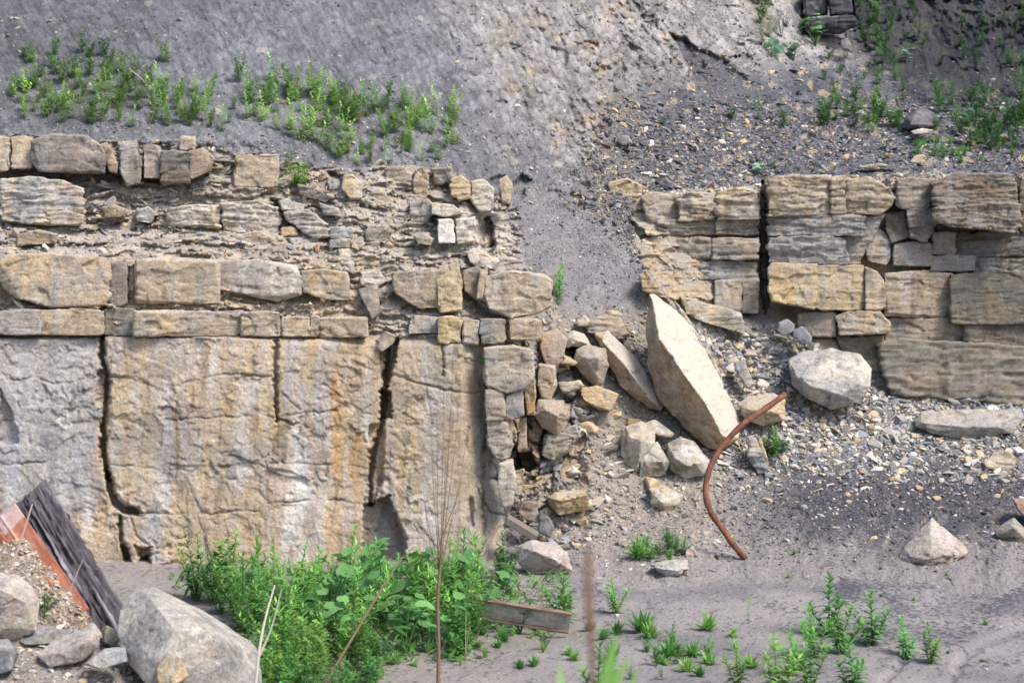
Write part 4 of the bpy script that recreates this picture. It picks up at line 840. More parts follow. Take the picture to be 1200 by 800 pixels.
def stones(n, region, size, where, kinds, group, cat='stone', y_min=None):
    poly = np.array(region, float); x0, y0 = poly.min(0); x1, y1 = poly.max(0); c = 0
    while c < n:
        px, py = random.uniform(x0, x1), random.uniform(y0, y1)
        if sdpoly(np.array([px]), np.array([py]), region)[0] < 0: continue
        p = any_ground(px, py); k = random.choice(kinds); me, cs = SB[k]; r = random.uniform(*size)*p.y/F
        o = link('stone', me, loc=p); o.scale = (r, r*random.uniform(.7, 1.1), r*random.uniform(.8, 1.1)); o.rotation_euler = (random.uniform(-.5, .7), random.uniform(-.4, .4), random.uniform(0, 6.28))
        sz = 'long flat' if k % 3 == 0 else ('chunky' if k % 3 == 2 else 'angular')
        tag(o, f'{sz} {CN[cs]} stone lying {where}', cat, group); c += 1
stones(54, [(850,385),(940,398),(925,440),(870,500),(850,430)], (7, 15), 'between the great slab and the round boulder', [0,1,3,4,8,0,9,6], 'larger stones beside the great slab')
stones(58, [(850,400),(925,395),(930,460),(1020,485),(1200,520),(1200,560),(1000,570),(900,580),(865,520)], (6, 13), 'among the scree chips under the right cliff', [0,1,2,3,4,8,0,3], 'larger stones in the right scree')
stones(30, [(880,580),(1200,560),(1200,620),(1000,640),(890,630)], (4, 9), 'on the dark gravel at the toe of the right scree', [0,4,2,7,1,9], 'stones on the dark gravel')
stones(42, [(600,560),(700,500),(860,560),(890,640),(800,650),(640,630)], (4, 10), 'on the rubble below the split blocks', [0,1,2,3,4,5,8], 'stones on the gully rubble')
stones(44, [(640,455),(700,470),(760,500),(770,560),(700,620),(640,600)], (10, 19), 'among the broken blocks in the middle of the gully', [0,2,4,1,8,2,9], 'broken blocks strewn in the middle of the gully')
stones(22, [(590,590),(640,600),(690,640),(660,650),(620,640)], (7, 14), 'behind the weeds at the foot of the gully', [1,3,4,9,2], 'stones at the foot of the gully')
stones(24, [(700,180),(900,130),(1060,180),(1060,200),(900,205),(720,215)], (5, 10), 'on the dark terrace above the right cliff', [2,4,6,7,0,9], 'stones on the terrace')
stones(26, [(60,210),(300,215),(430,230),(540,250),(540,300),(430,310),(260,298),(100,290)], (5, 11), 'in the rubble of the upper ledges', [0,1,2,4,6,8], 'stones on the upper ledges')
stones(14, [(640,480),(760,480),(800,520),(720,560),(650,550)], (5, 11), 'between the leaning slabs and the square block', [0,1,2,4,5], 'stones below the slabs')
stones(12, [(0,745),(180,750),(190,800),(0,800)], (7, 16), 'in front of the cream boulder at the bottom edge', [0,1,5,3], 'stones in the left corner')
print('stones', round(time.time()-T0, 1))

# ================================================================== MAN-MADE THINGS
def tube(pts, rad, n=10, cap=True):
    pts = [np.array(p, float) for p in pts]; V = []; Fc = []; up = np.array((0, 0, 1.)); prev = None
    for k, p in enumerate(pts):
        t = pts[min(k+1, len(pts)-1)]-pts[max(k-1, 0)]; t /= np.linalg.norm(t)+1e-9
        if prev is None:
            a = np.cross(t, (0.3, 1, .2)); a /= np.linalg.norm(a)
        else:
            a = prev-t*np.dot(prev, t); a /= np.linalg.norm(a)+1e-9
        prev = a; b = np.cross(t, a); r = rad[k] if hasattr(rad, '__len__') else rad
        for q in range(n): V.append(p+r*(a*math.cos(2*math.pi*q/n)+b*math.sin(2*math.pi*q/n)))
    for k in range(len(pts)-1):
        for q in range(n): Fc.append((k*n+q, k*n+(q+1) % n, (k+1)*n+(q+1) % n, (k+1)*n+q))
    if cap and n == 10:
        Fc += [(0, 3, 2, 1), (0, 5, 4, 3), (0, 7, 6, 5), (0, 9, 8, 7)]; e = (len(pts)-1)*n
        Fc += [(e, e+1, e+2, e+3), (e, e+3, e+4, e+5), (e, e+5, e+6, e+7), (e, e+7, e+8, e+9)]
    return np.array(V), np.array(Fc)
def spline(pts, m=8):
    p = [np.array(q, float) for q in pts]; p = [2*p[0]-p[1]]+p+[2*p[-1]-p[-2]]; out = []
    for k in range(1, len(p)-2):
        for t in np.linspace(0, 1, m, endpoint=False):
            out.append(.5*((2*p[k])+(-p[k-1]+p[k+1])*t+(2*p[k-1]-5*p[k]+4*p[k+1]-p[k+2])*t*t+(-p[k-1]+3*p[k]-3*p[k+1]+p[k+2])*t**3))
    out.append(p[-2]); return out
# bent pipe
gp = [(920,462,17.9),(902,475,17.75),(881,489,17.6),(862,505,17.5),(845,525,17.45),(833,546,17.4),(827,566,17.3),(828,585,17.2),(836,604,17.1),(848,622,17.05),(860,638,17.0),(874,655,16.95)]
gp = [tuple(P(x_, y_, d_-.78)+Vector((.004*math.sin(i_*2.3), .012*math.cos(i_*1.7), .004*math.sin(i_*3.1)))) for i_, (x_, y_, d_) in enumerate(gp)]; sp_ = spline(gp, 8); base = np.array(any_ground(872, 652)); base[2] -= .15
V, Fc = tube([np.array(q)-base for q in sp_], [.036*(1+.08*math.sin(i_*.9)+.05*math.sin(i_*2.7)) for i_ in range(len(sp_))]); nrm_ = fbm(V[:, 0]*9, V[:, 1]*9, V[:, 2]*9, 3)
cR = mix((.105,.042,.028), (.20,.085,.05), ss(-.3, .3, nrm_)); cR = mix(cR, (.11,.05,.035), ss(.2, .4, -nrm_))
tag(link('bent_pipe', mk_mesh('bent_pipe', V, Fc, cR, M_rust), loc=base), 'rusty red-brown bent steel pipe curving up out of the mud', 'pipe')
# steel channel lying in the weeds
def box_mesh(L, W, T, jit=0, seg=(24, 6, 3), seed=1):
    bm = bmesh.new(); bmesh.ops.create_cube(bm, size=1); bm.verts.ensure_lookup_table()
    for v in bm.verts: v.co = Vector((v.co.x*L, v.co.y*W, v.co.z*T))
    bmesh.ops.bevel(bm, geom=bm.edges[:], offset=min(W, T)*.08, segments=1, affect='EDGES')
    me = bpy.data.meshes.new('b'); bm.to_mesh(me); bm.free(); return me
def channel(L, Wb, Hf, t):
    # U profile along x, web facing -y
    pr = [(-Wb/2, 0), (Wb/2, 0), (Wb/2, Hf), (Wb/2-t, Hf), (Wb/2-t, t), (-Wb/2+t, t), (-Wb/2+t, Hf), (-Wb/2, Hf)]
    n = 40; V = []; Fc = []
    for k in range(n+1):
        x = (k/n-.5)*L
        for (a_, b_) in pr: V.append((x, b_, a_))
    m = len(pr)
    for k in range(n):
        for q in range(m): Fc.append((k*m+q, k*m+(q+1) % m, (k+1)*m+(q+1) % m, (k+1)*m+q))
    e = n*m
    Fc += [(0, 7, 6, 5), (0, 5, 4, 1), (1, 4, 3, 2), (e, e+5, e+6, e+7), (e, e+1, e+4, e+5), (e+1, e+2, e+3, e+4)]
    V = np.array(V); V[:, 1] += .004*np.sin(V[:, 0]*7); return V, np.array(Fc)
o = bpy.data.objects.new('steel_channel', None); COL.objects.link(o); o.location = P(612, 719, 12.6); o.rotation_euler = Euler((math.radians(-22), math.radians(-9), math.radians(180)))
tag(o, 'short rusty steel channel lying at the edge of the weeds', 'steel channel')
def plate(L, W_, T, loc, name, a_, b_, edge=0):
    n_, m_ = 50, 10; V = []; 
    for f_ in (0, 1):
        for i in range(n_+1):
            for j in range(m_+1):
                V.append(((i/n_-.5)*L, (j/m_-.5)*W_, (f_-.5)*T))
    V = np.array(V); V[:, 2] += .003*fbm(V[:, 0]*5, V[:, 1]*9, V[:, 2], 2); S_ = (n_+1)*(m_+1); Fq = []
    for f_ in (0, 1):
        for i in range(n_):
            for j in range(m_):
                q_ = (f_*S_+i*(m_+1)+j, f_*S_+(i+1)*(m_+1)+j, f_*S_+(i+1)*(m_+1)+j+1, f_*S_+i*(m_+1)+j+1); Fq.append(q_ if f_ else q_[::-1])
    for i in range(n_):
        for j in (0, m_): a0_, a1_ = i*(m_+1)+j, (i+1)*(m_+1)+j; Fq.append((a0_, a1_, a1_+S_, a0_+S_))
    for j in range(m_):
        for i in (0, n_): a0_, a1_ = i*(m_+1)+j, i*(m_+1)+j+1; Fq.append((a0_, a1_, a1_+S_, a0_+S_))
    nz = fbm(V[:, 0]*7+loc[1]*9, V[:, 1]*22, V[:, 2]*4, 3); c_ = mix(a_, b_, ss(-.3, .3, nz))
    return V, np.array(Fq), c_
rustd, rustl, paint = (.13,.085,.06), (.20,.14,.10), (.30,.26,.235)
V, Fc, c_ = plate(.86, .18, .012, (0, 0, 0), 'web', (.27,.25,.23), (.38,.355,.33)); V = V[:, [0, 2, 1]]
link('web', mk_mesh('web', V, Fc, c_, M_rust, smooth=False), o)
for z_ in (-.096, .096):
    V, Fc, c_ = plate(.86, .045, .012, (0, z_, 0), 'flange', rustd, rustl); V = V+np.array((0, .022, z_)); link('flange', mk_mesh('flange', V, Fc, c_, M_rust, smooth=False), o)
# grey plank at gully foot
me = box_mesh(.42, .2, .085); set_col(me, np.tile((.22,.19,.16), (len(me.vertices), 1))); me.materials.append(M_wood)
o = link('plank', me, loc=P(611, 618, 16.75)); o.rotation_euler = (math.radians(8), math.radians(31), 0); tag(o, 'short weathered grey plank at the foot of the gully', 'plank')
rock('square brown stone plate standing behind the grey plank', [(611,586),(630,588),(632,612),(618,612),(606,600)], None, 17.0, .12, ('warm','brown','grey'), name='slab', cat='slab', lam=.1)
rock('dark blue-grey stone right of the brown stone plate', [(632,598),(640,596),(650,618),(644,630),(631,624)], None, 16.95, .15, ('blue','dgrey','grey'), name='slab', cat='slab')
# timber baulk and rusty plate, built as long sheets with relief
def beam_strip(name, axis0, axis1, width_v, thick_v, nL, nW, fn):
    """solid bar from axis0 to axis1; width_v/thick_v half-extent vectors; fn(s, a, face)->displacement, colour"""
    A, Bq = np.array(axis0), np.array(axis1); W_, T_ = np.array(width_v), np.array(thick_v); V = []; cl = []; Fc = []
    ring = []
    for k in range(nW): ring.append((-1+2*k/(nW-1), -1))
    for k in range(1, nW-1 if False else 6): ring.append((1, -1+2*k/6))
    for k in range(nW): ring.append((1-2*k/(nW-1), 1))
    for k in range(1, 6): ring.append((-1, 1-2*k/6))
    m = len(ring)
    for i in range(nL+1):
        s = i/nL; c0 = A+(Bq-A)*s
        for (a_, b_) in ring:
            d, c_ = fn(s, a_, b_); V.append(c0+W_*a_*(1+d*.3)+T_*b_*(1+d)); cl.append(c_)
    for i in range(nL):
        for q_ in range(m): Fc.append((i*m+q_, (i+1)*m+q_, (i+1)*m+(q_+1) % m, i*m+(q_+1) % m))
    V.append(A); V.append(Bq); cl += [cl[0], cl[-1]]; e = len(V)
    tri = [(e-2, q_, (q_+1) % m) for q_ in range(m)] + [(e-1, nL*m+(q_+1) % m, nL*m+q_) for q_ in range(m)]
    V = np.array(V); base = V.mean(0); base[2] = V[:, 2].min()
    return link(name, mk_mesh(name, V-base, [np.array(Fc), np.array(tri)], np.array(cl), None, True), loc=base)
def timber_fn(s, a, b):
    g_ = float(fbm(np.array([s*3.]), np.array([a*9+b*3]), np.array([.3]), 3)[0]); h_ = float(fbm(np.array([s*14.]), np.array([a*12.]), np.array([b+2.]), 2)[0])
    c = np.array((.11,.095,.11))*(1+1.3*g_+.8*h_) ; c = c+np.array((.30,.28,.32))*max(0, g_-.1)*2.2
    return .9*g_+.6*h_, np.clip(c, .02, .4)
a0 = P(38, 582, 11.1); a1 = P(148, 768, 10.3); ax = (a1-a0).normalized(); wv = ax.cross(Vector((0, 1, 0))).normalized()
wv = (wv*.9+Vector((0,.35,0))).normalized(); tv = ax.cross(wv).normalized()
o = beam_strip('timber', a0, a1, wv*.15, tv*.07, 150, 26, timber_fn); o.data.materials.append(M_wood); tag(o, 'dark weathered timber baulk sloping down behind the rusty steel plate', 'timber')
def plate_fn(s, a, b):
    g_ = float(fbm(np.array([s*5.]), np.array([a*2+b]), np.array([.3]), 3)[0]); c = mix((.25,.09,.055), (.34,.145,.09), ss(-.3, .3, np.array(g_)))
    if abs(a+.35) < .1: c = np.array((.50,.28,.24))
    if s < .14: c = c*.5+np.array((.45,.4,.42))*.5
    return .1*g_+(.5 if abs(a+.35) < .1 else 0), c
a0 = P(6, 600, 10.75); a1 = P(92, 724, 10.1); ax = (a1-a0).normalized(); wv = ax.cross(Vector((0, 1, 0))).normalized(); wv = (wv+Vector((0,.5,0))).normalized(); tv = ax.cross(wv).normalized()
o = beam_strip('steel_plate', a0, a1, wv*.10, tv*.012, 80, 22, plate_fn); o.data.materials.append(M_rust); tag(o, 'bright rust-orange steel plate sloping in front of the dark timber', 'steel plate')
a0 = P(-60, 600, 10.5); a1 = P(48, 706, 9.95); ax = (a1-a0).normalized(); wv = ax.cross(Vector((0, 1, 0))).normalized(); tv = ax.cross(wv).normalized()
o = beam_strip('steel_flange', a0, a1, wv*.16, tv*.012, 60, 22, plate_fn); o.data.materials.append(M_rust); tag(o, 'second rusty steel sheet with a pale paint streak, at the left edge', 'steel sheet')

# ================================================================== PLANTS
class Acc:
    def __init__(s): s.V, s.F, s.C, s.n = [], [], [], 0
    def add(s, V, Fq, c):
        V = np.asarray(V, float); s.V.append(V); s.F.append(np.asarray(Fq)+s.n); s.C.append(np.tile(c, (len(V), 1)) if np.ndim(c) == 1 else c); s.n += len(V)
    def mesh(s, name, mat): 
        t = [f for f in s.F if f.shape[1] == 3]; q_ = [f for f in s.F if f.shape[1] == 4]
        fl_ = ([np.concatenate(q_)] if q_ else []) + ([np.concatenate(t)] if t else [])
        return mk_mesh(name, np.concatenate(s.V), fl_, np.concatenate(s.C), mat)
def leaf(acc, p, d, L, W, c, droop=.4, n=4, fold=.15):
    d = np.array(d, float); d /= np.linalg.norm(d); side = np.cross(d, (0, 0, 1.)); side /= np.linalg.norm(side)+1e-9; up = np.cross(side, d)
    V = []; cur = np.array(p, float)
    for k in range(n+1):
        t = k/n; w = W*math.sin(math.pi*min(1, .12+.88*t)**.8)*(1 if t < 1 else .05)
        q = cur; V += [q-side*w+up*fold*w, q, q+side*w+up*fold*w]
        d = d+np.array((0, 0, -droop/n)); d /= np.linalg.norm(d); cur = cur+d*L/n
    Fq = []
    for k in range(n):
        for s_ in (0, 1): a_ = k*3+s_; Fq.append((a_, a_+1, a_+4, a_+3))
    cc_ = np.tile(c, (len(V), 1)); cc_[1::3] *= 1.15
    acc.add(V, Fq, cc_)
def stem(acc, pts, r0, r1, c, n=5):
    V, Fq = tube(pts, list(np.linspace(r0, r1, len(pts))), n, False); acc.add(V, Fq, np.array(c))
GREEN = [(.115,.28,.055), (.16,.34,.07), (.085,.22,.055), (.20,.36,.08), (.12,.29,.085)]
def weed(seed, h, nl, L, W, green, branches=0, droop=.5, up=.5, top=1.0):
    r = random.Random(seed); acc = Acc(); st_ = Acc(); g = np.array(green)
    def shoot(p0, dirv, h_, nl_, L_, lw):
        bend = np.array((r.uniform(-.15, .15), r.uniform(-.15, .15), 0)); pts = []
        for k in range(7):
            t = k/6; pts.append(np.array(p0)+np.array(dirv)*h_*t+bend*h_*t*t)
        stem(st_, pts, .006+h_*.006, .002, g*.8+np.array((.03,0,0)))
        ang = r.uniform(0, 6)
        for k in range(nl_):
            t = .05+.95*(k/nl_)**.9; i = min(5, int(t*6)); f_ = t*6-i; p = pts[i]*(1-f_)+pts[i+1]*f_; ang += 2.4+r.uniform(-.3, .3)
            s_ = (1-.5*t**2)*(.55+.45*min(1, t*3))*r.uniform(.75, 1.15); e = up*.6+1.1*t**3*top+r.uniform(-.25, .25)
            dv = np.array((math.cos(ang), math.sin(ang), e)); col_ = g*r.uniform(.75, 1.2)*(1+.5*t**2)
            leaf(acc, p, dv, L_*s_, lw*s_, col_, droop*r.uniform(.5, 1.5), 3)
    shoot((0, 0, 0), (0, 0, 1), h, nl, L, W)
    for b in range(branches):
        a_ = b*2.4+r.uniform(-.5, .5); k = r.uniform(.5, .9)
        shoot((math.cos(a_)*.03*h, math.sin(a_)*.03*h, 0), np.array((math.cos(a_)*.38, math.sin(a_)*.38, .92)), h*k, int(nl*.75), L*.9, W*.9)
    return (st_.mesh('stem', M_leaf), acc.mesh('foliage', M_leaf))
def feathery(seed, h, green):
    r = random.Random(seed); acc = Acc(); g = np.array(green)
    for b in range(5):
        a_ = r.uniform(0, 6.28); dv = np.array((math.cos(a_)*r.uniform(.05, .5), math.sin(a_)*r.uniform(.05, .5), 1)); hh_ = h*r.uniform(.55, 1)
        pts = [dv*hh_*t for t in np.linspace(0, 1, 6)]; stem(acc, pts, .004, .0015, g*.8, 4)
        for k in range(15):
            t = .15+.85*k/15; p = dv*hh_*t; an = r.uniform(0, 6.28); sd_ = np.array((math.cos(an), math.sin(an), .7)); sl = h*.2*(1.1-t)
            for q_ in range(5):
                an2 = an+r.uniform(-1, 1); leaf(acc, p+sd_*sl*q_/5, (math.cos(an2), math.sin(an2), r.uniform(.1, .9)), h*.10, h*.02, g*r.uniform(.7, 1.35), .3, 2)
    return acc.mesh('weed', M_leaf)
def tuft(seed, h, nb, green, w=.006, spread=.5):
    r = random.Random(seed); acc = Acc(); g = np.array(green)
    for b in range(nb):
        a_ = r.uniform(0, 6.28); s_ = r.uniform(0, spread); leaf(acc, (math.cos(a_)*.12*h*r.random(), math.sin(a_)*.12*h*r.random(), 0), (math.cos(a_)*s_, math.sin(a_)*s_, 1), h*r.uniform(.5, 1.1), w*r.uniform(.7, 1.3), g*r.uniform(.7, 1.3), .5, 5)
    return acc.mesh('grass_tuft', M_leaf)
def broadleaf(seed, nl, R_, green, h=.25):
    r = random.Random(seed); acc = Acc(); g = np.array(green)
    for b in range(nl):
        a_ = r.uniform(0, 6.28); d_ = R_*r.uniform(.4, 2.6); tip = np.array((math.cos(a_)*d_, math.sin(a_)*d_, h*r.uniform(.4, 1.1)))
        stem(acc, [(0, 0, 0), tip*.5+np.array((0, 0, .02)), tip], .004, .003, g*.9, 4)
        rr_ = R_*r.uniform(.6, 1.1); tl = np.array((r.uniform(-.5, .5), r.uniform(-.9, 0), 1)); tl /= np.linalg.norm(tl); u_ = np.cross(tl, (1, .2, 0)); u_ /= np.linalg.norm(u_); v_ = np.cross(tl, u_)
        n_ = 14; V = [tip]; 
        for q_ in range(n_):
            t = 2*math.pi*q_/n_; k = rr_*(1+.07*math.sin(5*t)+.05*math.sin(9*t+seed)-.5*max(0, math.cos(t))**8); V.append(tip+u_*k*math.cos(t)+v_*k*math.sin(t)+tl*.14*rr_*math.cos(2*t)*r.uniform(.8, 1.2))
        acc.add(V, [(0, q_+1, (q_+1) % n_+1) for q_ in range(n_)], g*r.uniform(.85, 1.3))
    return acc.mesh('broadleaf_plant', M_leaf)
def put(name, me, p, s, label, cat, group, tilt=.12, rz=None):
    if isinstance(me, tuple):
        o = link(name, None, loc=p); link('stem', me[0], o); link('foliage', me[1], o)
    else: o = link(name, me, loc=p)
    o.scale = (s, s, s); o.rotation_euler = (random.uniform(-tilt, tilt), random.uniform(-tilt, tilt), random.uniform(0, 6.28) if rz is None else rz)
    return tag(o, label, cat, group)
def fill(n, region, gen, hpx, name, label, cat, group, tilt=.15, gap=7, place=None):
    pts = []; poly = np.array(region, float); x0, y0 = poly.min(0); x1, y1 = poly.max(0); tries = 0
    while len(pts) < n and tries < 9000:
        tries += 1; px, py = random.uniform(x0, x1), random.uniform(y0, y1)
        if sdpoly(np.array([px]), np.array([py]), region)[0] < 0: continue
        if any((px-a_)**2+((py-b_)*1.5)**2 < gap*gap for a_, b_ in pts): continue
        pts.append((px, py)); p = (place or any_ground)(px, py); me = random.choice(gen)
        put(name, me, p, random.uniform(*hpx)*p.y/F, label, cat, group, tilt)
tall = [weed(k, 1., 46, .22, .030, GREEN[k % 5], branches=3, droop=.5) for k in range(6)]
spiky = [weed(20+k, 1., 30, .30, .040, GREEN[(k+1) % 5], branches=1, droop=.2, up=.6) for k in range(4)]
feath = [feathery(40+k, 1., GREEN[(k+2) % 5]) for k in range(4)]
tufts = [tuft(60+k, 1., 60, GREEN[(k+3) % 5], .018) for k in range(3)]
flat_r = [tuft(70+k, 1., 46, GREEN[(k+1) % 5], .07, 1.6) for k in range(3)]
# unit height meshes; scaled to size
sg = ((.085,.17,.055), (.12,.24,.05))
slope_w = [weed(80+k, 1., 26, .26, .042, (.30,.45,.12) if k % 2 else (.22,.38,.11), branches=1+k % 2, droop=.3) for k in range(4)] + [feathery(90+k, 1., (.22,.35,.11)) for k in range(4)]
fill(74, [(290,105),(330,110),(370,100),(420,120),(470,120),(535,140),(545,185),(500,170),(430,165),(400,190),(370,175),(330,160),(285,140)], slope_w, (22, 44), 'weed', 'bright green weed in the bank above the rubbly middle of the left cliff', 'weed', 'weeds on the slope above the rubble', gap=8)
fill(80, [(20,92),(110,100),(140,85),(200,100),(270,120),(290,140),(255,158),(190,150),(100,150),(30,150)], slope_w, (16, 38), 'weed', 'thin weed on the grey slope above the top course of blocks', 'weed', 'weeds on the slope above the top course', gap=9)
fill(15, [(0,70),(60,60),(130,60),(130,85),(60,110),(0,125)], feath, (20, 34), 'weed', 'faint feathery weed high on the grey slope at far left', 'weed', 'weeds at the far left of the slope', gap=10)
for (x, y, s_, lb) in [(193,75,36,'lone tall weed at the top of the grassy bank'), (320,98,34,'tall slender weed standing above the middle of the bank'), (281,98,36,'upright weed left of the tall slender weed'), (352,222,32,'round weed clump growing on the rubble ledge'), (325,220,16,'tiny weed beside the round clump on the ledge')]:
    put('weed', random.choice(slope_w), surf(x, y), s_*surf(x, y).y/F, lb, 'weed', None, .08)
p = surf(480, 178); put('grass_tuft', tufts[0], p, 22*p.y/F, 'light green grass tuft at the lower edge of the weedy bank', 'grass tuft', None)
fill(14, [(380,170),(520,175),(540,188),(420,196)], slope_w, (14, 26), 'weed', 'small weed at the brink above the rubble', 'weed', 'small weeds at the brink', gap=9)
for (x, y) in [(340,205),(352,224),(358,218),(346,222)]:
    p = surf(x, y); put('weed', feath[1], p, 30*p.y/F, 'feathery sprig in the clump growing on the rubble ledge', 'weed', 'sprigs on the rubble ledge')
# upper right
dk = [feathery(110+k, 1., (.07,.16,.055)) for k in range(3)] + [weed(120+k, 1., 34, .24, .036, (.08,.19,.055), branches=3) for k in range(3)]
fill(48, [(1085,120),(1110,105),(1200,110),(1230,125),(1230,175),(1150,180),(1095,165)], dk+feath[:2], (18, 42), 'bushy_weed', 'weed in the thicket right of the dark terrace boulder', 'weed', 'weeds right of the terrace boulder', gap=8)
fill(24, [(960,130),(1000,120),(1060,135),(1055,158),(1000,155),(960,150)], feath+dk[:1], (16, 30), 'bushy_weed', 'weed in the low patch left of the dark terrace boulder', 'weed', 'weeds left of the terrace boulder', gap=8)
fill(26, [(1000,0),(1070,0),(1080,60),(1050,100),(1010,50)], dk, (14, 32), 'hollow_weed', 'dark bushy weed on the shaded bank of the upper hollow', 'hollow_weed', 'weeds in the upper hollow', gap=12)  # weeds from the dark weed meshes, no separate bush species
fill(18, [(1080,20),(1200,20),(1230,110),(1120,100),(1070,80)], dk, (12, 26), 'bushy_weed', 'sparse weed on the dark upper right bank', 'weed', 'weeds on the upper right bank', gap=14)
fill(16, [(960,60),(1060,90),(1060,130),(970,110)], dk+feath[:1], (12, 24), 'weed', 'small weed on the path of rubble up to the hollow', 'weed', 'weeds on the upper rubble', gap=14)
fill(10, [(865,0),(905,0),(935,50),(890,60)], dk, (16, 30), 'weed', 'weed on the mossy strip left of the black rocks', 'weed', 'weeds on the mossy strip', gap=10)
for (x, y, s_, lb) in [(777,148,18,'small weed alone on the terrace scree above the cliff step'), (857,140,24,'weed left of the broad pale leaves on the terrace'), (888,140,14,'low weed patch beside the spur'), (918,150,30,'bushy weed at the middle of the terrace'), (815,178,10,'tiny weed low on the terrace scree'), (1028,140,42,'tallest dark green weed on the terrace'), (658,345,1,'')]:
    if lb: put('weed', random.choice(feath), surf(x, y), s_*surf(x, y).y/F, lb, 'weed', None, .08)
bl = [broadleaf(k, 12, .062, (.13,.29,.09), .30) for k in range(3)]; bl_p = [broadleaf(9+k, 9, .07, (.22,.36,.24)) for k in range(2)]
for (x, y, s_, m_, lb) in [(905,68,1.3,bl_p[0],'pale broad leaves at the left end of the leafy row'), (930,72,1.2,bl_p[1],'pale broad leaves at the middle of the leafy row'), (956,55,1.9,bl[0],'bright green rosette of long leaves below the black rocks'), (885,128,.8,bl_p[0],'small pale leaf cluster beside the spur foot'), (1062,75,1.1,bl_p[1],'pale leaves in the dark hollow'), (888,205,.8,bl_p[0],'pale leaf plant at the lip above the black joint'), (908,196,.5,bl_p[1],'single small leaf plant on the terrace front')]:
    put('broadleaf_plant', m_, surf(x, y), s_, lb, 'plant', None, .2)
tag(put('grass', tufts[1], surf(1130, 182), .2, 'yellow green grass at the front of the terrace', 'grass', None), kind=None)
fill(26, [(1060,165),(1200,170),(1230,185),(1120,192),(1070,185)], [tufts[2]], (9, 15), 'grass_tuft', 'low grass tuft on the terrace front at right', 'grass tuft', 'grass tufts on the terrace front', gap=7)
# shrub beside end block
for (dx, dy, s_) in [(0,0,46),(7,4,36),(-4,6,30)]:
    p = P(648+dx, 352+dy, surfD(655, 350)-.15); put('shrub', random.choice(spiky), p, s_*p.y/F, 'thin green shrub shoot growing beside the big pale tan end block', 'shrub', 'shoots beside the end block', .25)
for (x, y, r_) in [(566,423,.05),(573,434,.045)]:
    acc = Acc(); n_ = 12; V = [(0, -.01, 0)]+[(r_*math.cos(t)*(1+.1*math.sin(5*t)), 0.004*math.cos(3*t), r_*math.sin(t)) for t in np.linspace(0, 2*math.pi, n_, endpoint=False)]
    acc.add(V, [(0, q_+1, (q_+1) % n_+1) for q_ in range(n_)], np.array((.12,.36,.10))); o = link('leaf', acc.mesh('leaf', M_leaf), loc=P(x, y, surfD(x, y)-.06)); o.rotation_euler = (-.5, .3, .4)
    tag(o, 'upper of two round green leaves on the cliff wall' if y < 430 else 'lower of two round green leaves on the cliff wall', 'leaf')
# bottom weed bank
dense = [weed(140+k, 1., 52, .21, .027, GREEN[k % 5], branches=4, droop=.5) for k in range(5)]
fill(40, [(205,690),(260,690),(330,700),(400,705),(420,770),(330,800),(300,760),(215,700)], dense+tall[:2]+feath[:2]+spiky[:1], (52, 96), 'leafy_weed', 'tall leafy weed in the thick bank between the large boulder and the broad leaves', 'weed', 'tall weeds in the left of the bank', gap=13)
fill(36, [(430,700),(560,680),(600,682),(556,700),(556,775),(440,745)], dense[:3]+feath+spiky[:2], (40, 82), 'leafy_weed', 'leafy weed in the bank left of the steel channel', 'weed', 'weeds in the right of the bank', gap=12)
fill(30, [(290,760),(430,750),(460,800),(380,840),(290,830)], feath+tall[:1], (40, 70), 'feathery_weed', 'feathery weed along the bottom edge in front of the bank', 'weed', 'feathery weeds along the bottom edge', gap=12)
fill(24, [(300,680),(420,672),(600,672),(600,700),(300,715)], dense, (22, 44), 'leafy_weed', 'short weed at the foot of the left cliff', 'weed', 'short weeds at the cliff foot', gap=10)
for (x, y, s_, lb) in [(230,700,76,'tallest weed beside the large boulder, tip against the cliff'), (248,705,62,'second tall weed beside the large boulder'), (408,700,84,'weed spire rising in front of the dark cliff recess'), (140,722,28,'small weed between the timber and the large boulder'), (590,690,66,'leafy weed standing left of the pinkish boulder'), (352,695,60,'leafy weed in front of the white stained wall')]:
    p = any_ground(x, y); put('weed', tall[x % 6], p, s_*p.y/F, lb, 'weed', None, .06)
for k, (x, y, s_) in enumerate([(300,720,1.4),(330,745,1.5),(385,735,1.6),(460,735,1.6),(430,705,1.6),(530,700,1.5),(475,765,1.4),(560,712,1.4),(350,725,1.3),(405,760,1.3),(545,760,1.1),(585,725,1.2),(495,700,1.4),(450,680,1.3),(420,730,1.3),(500,765,1.1),(520,725,1.3),(440,745,1.2),(372,700,1.2),(395,690,1.1),(432,692,1.2),(455,700,1.1),(470,712,1.2),(505,690,1.),(480,750,1.2),(530,745,1.1),(558,735,1.1),(470,728,1.),(610,742,.9),(380,720,1.)]):
    put('broadleaf_plant', bl[k % 3], any_ground(x, y), s_, 'round-leaved plant among the weeds in front of the cliff', 'plant', 'round-leaved plants in the weed bank', .3)
p = any_ground(52, 735); put('broadleaf_plant', bl[1], P(52, 724, 9.7), .5, 'small green leaf between the foreground slabs', 'plant', None)
fill(24, [(430,740),(700,720),(720,760),(600,790),(450,790)], flat_r+tufts[:1], (9, 16), 'grass_tuft', 'low green tuft on the damp ground in front of the steel channel', 'grass tuft', 'tufts on the damp ground', gap=12)
stocky = [weed(180+k, 1., 40, .34, .05, GREEN[k % 5], branches=3, droop=.6) for k in range(5)]
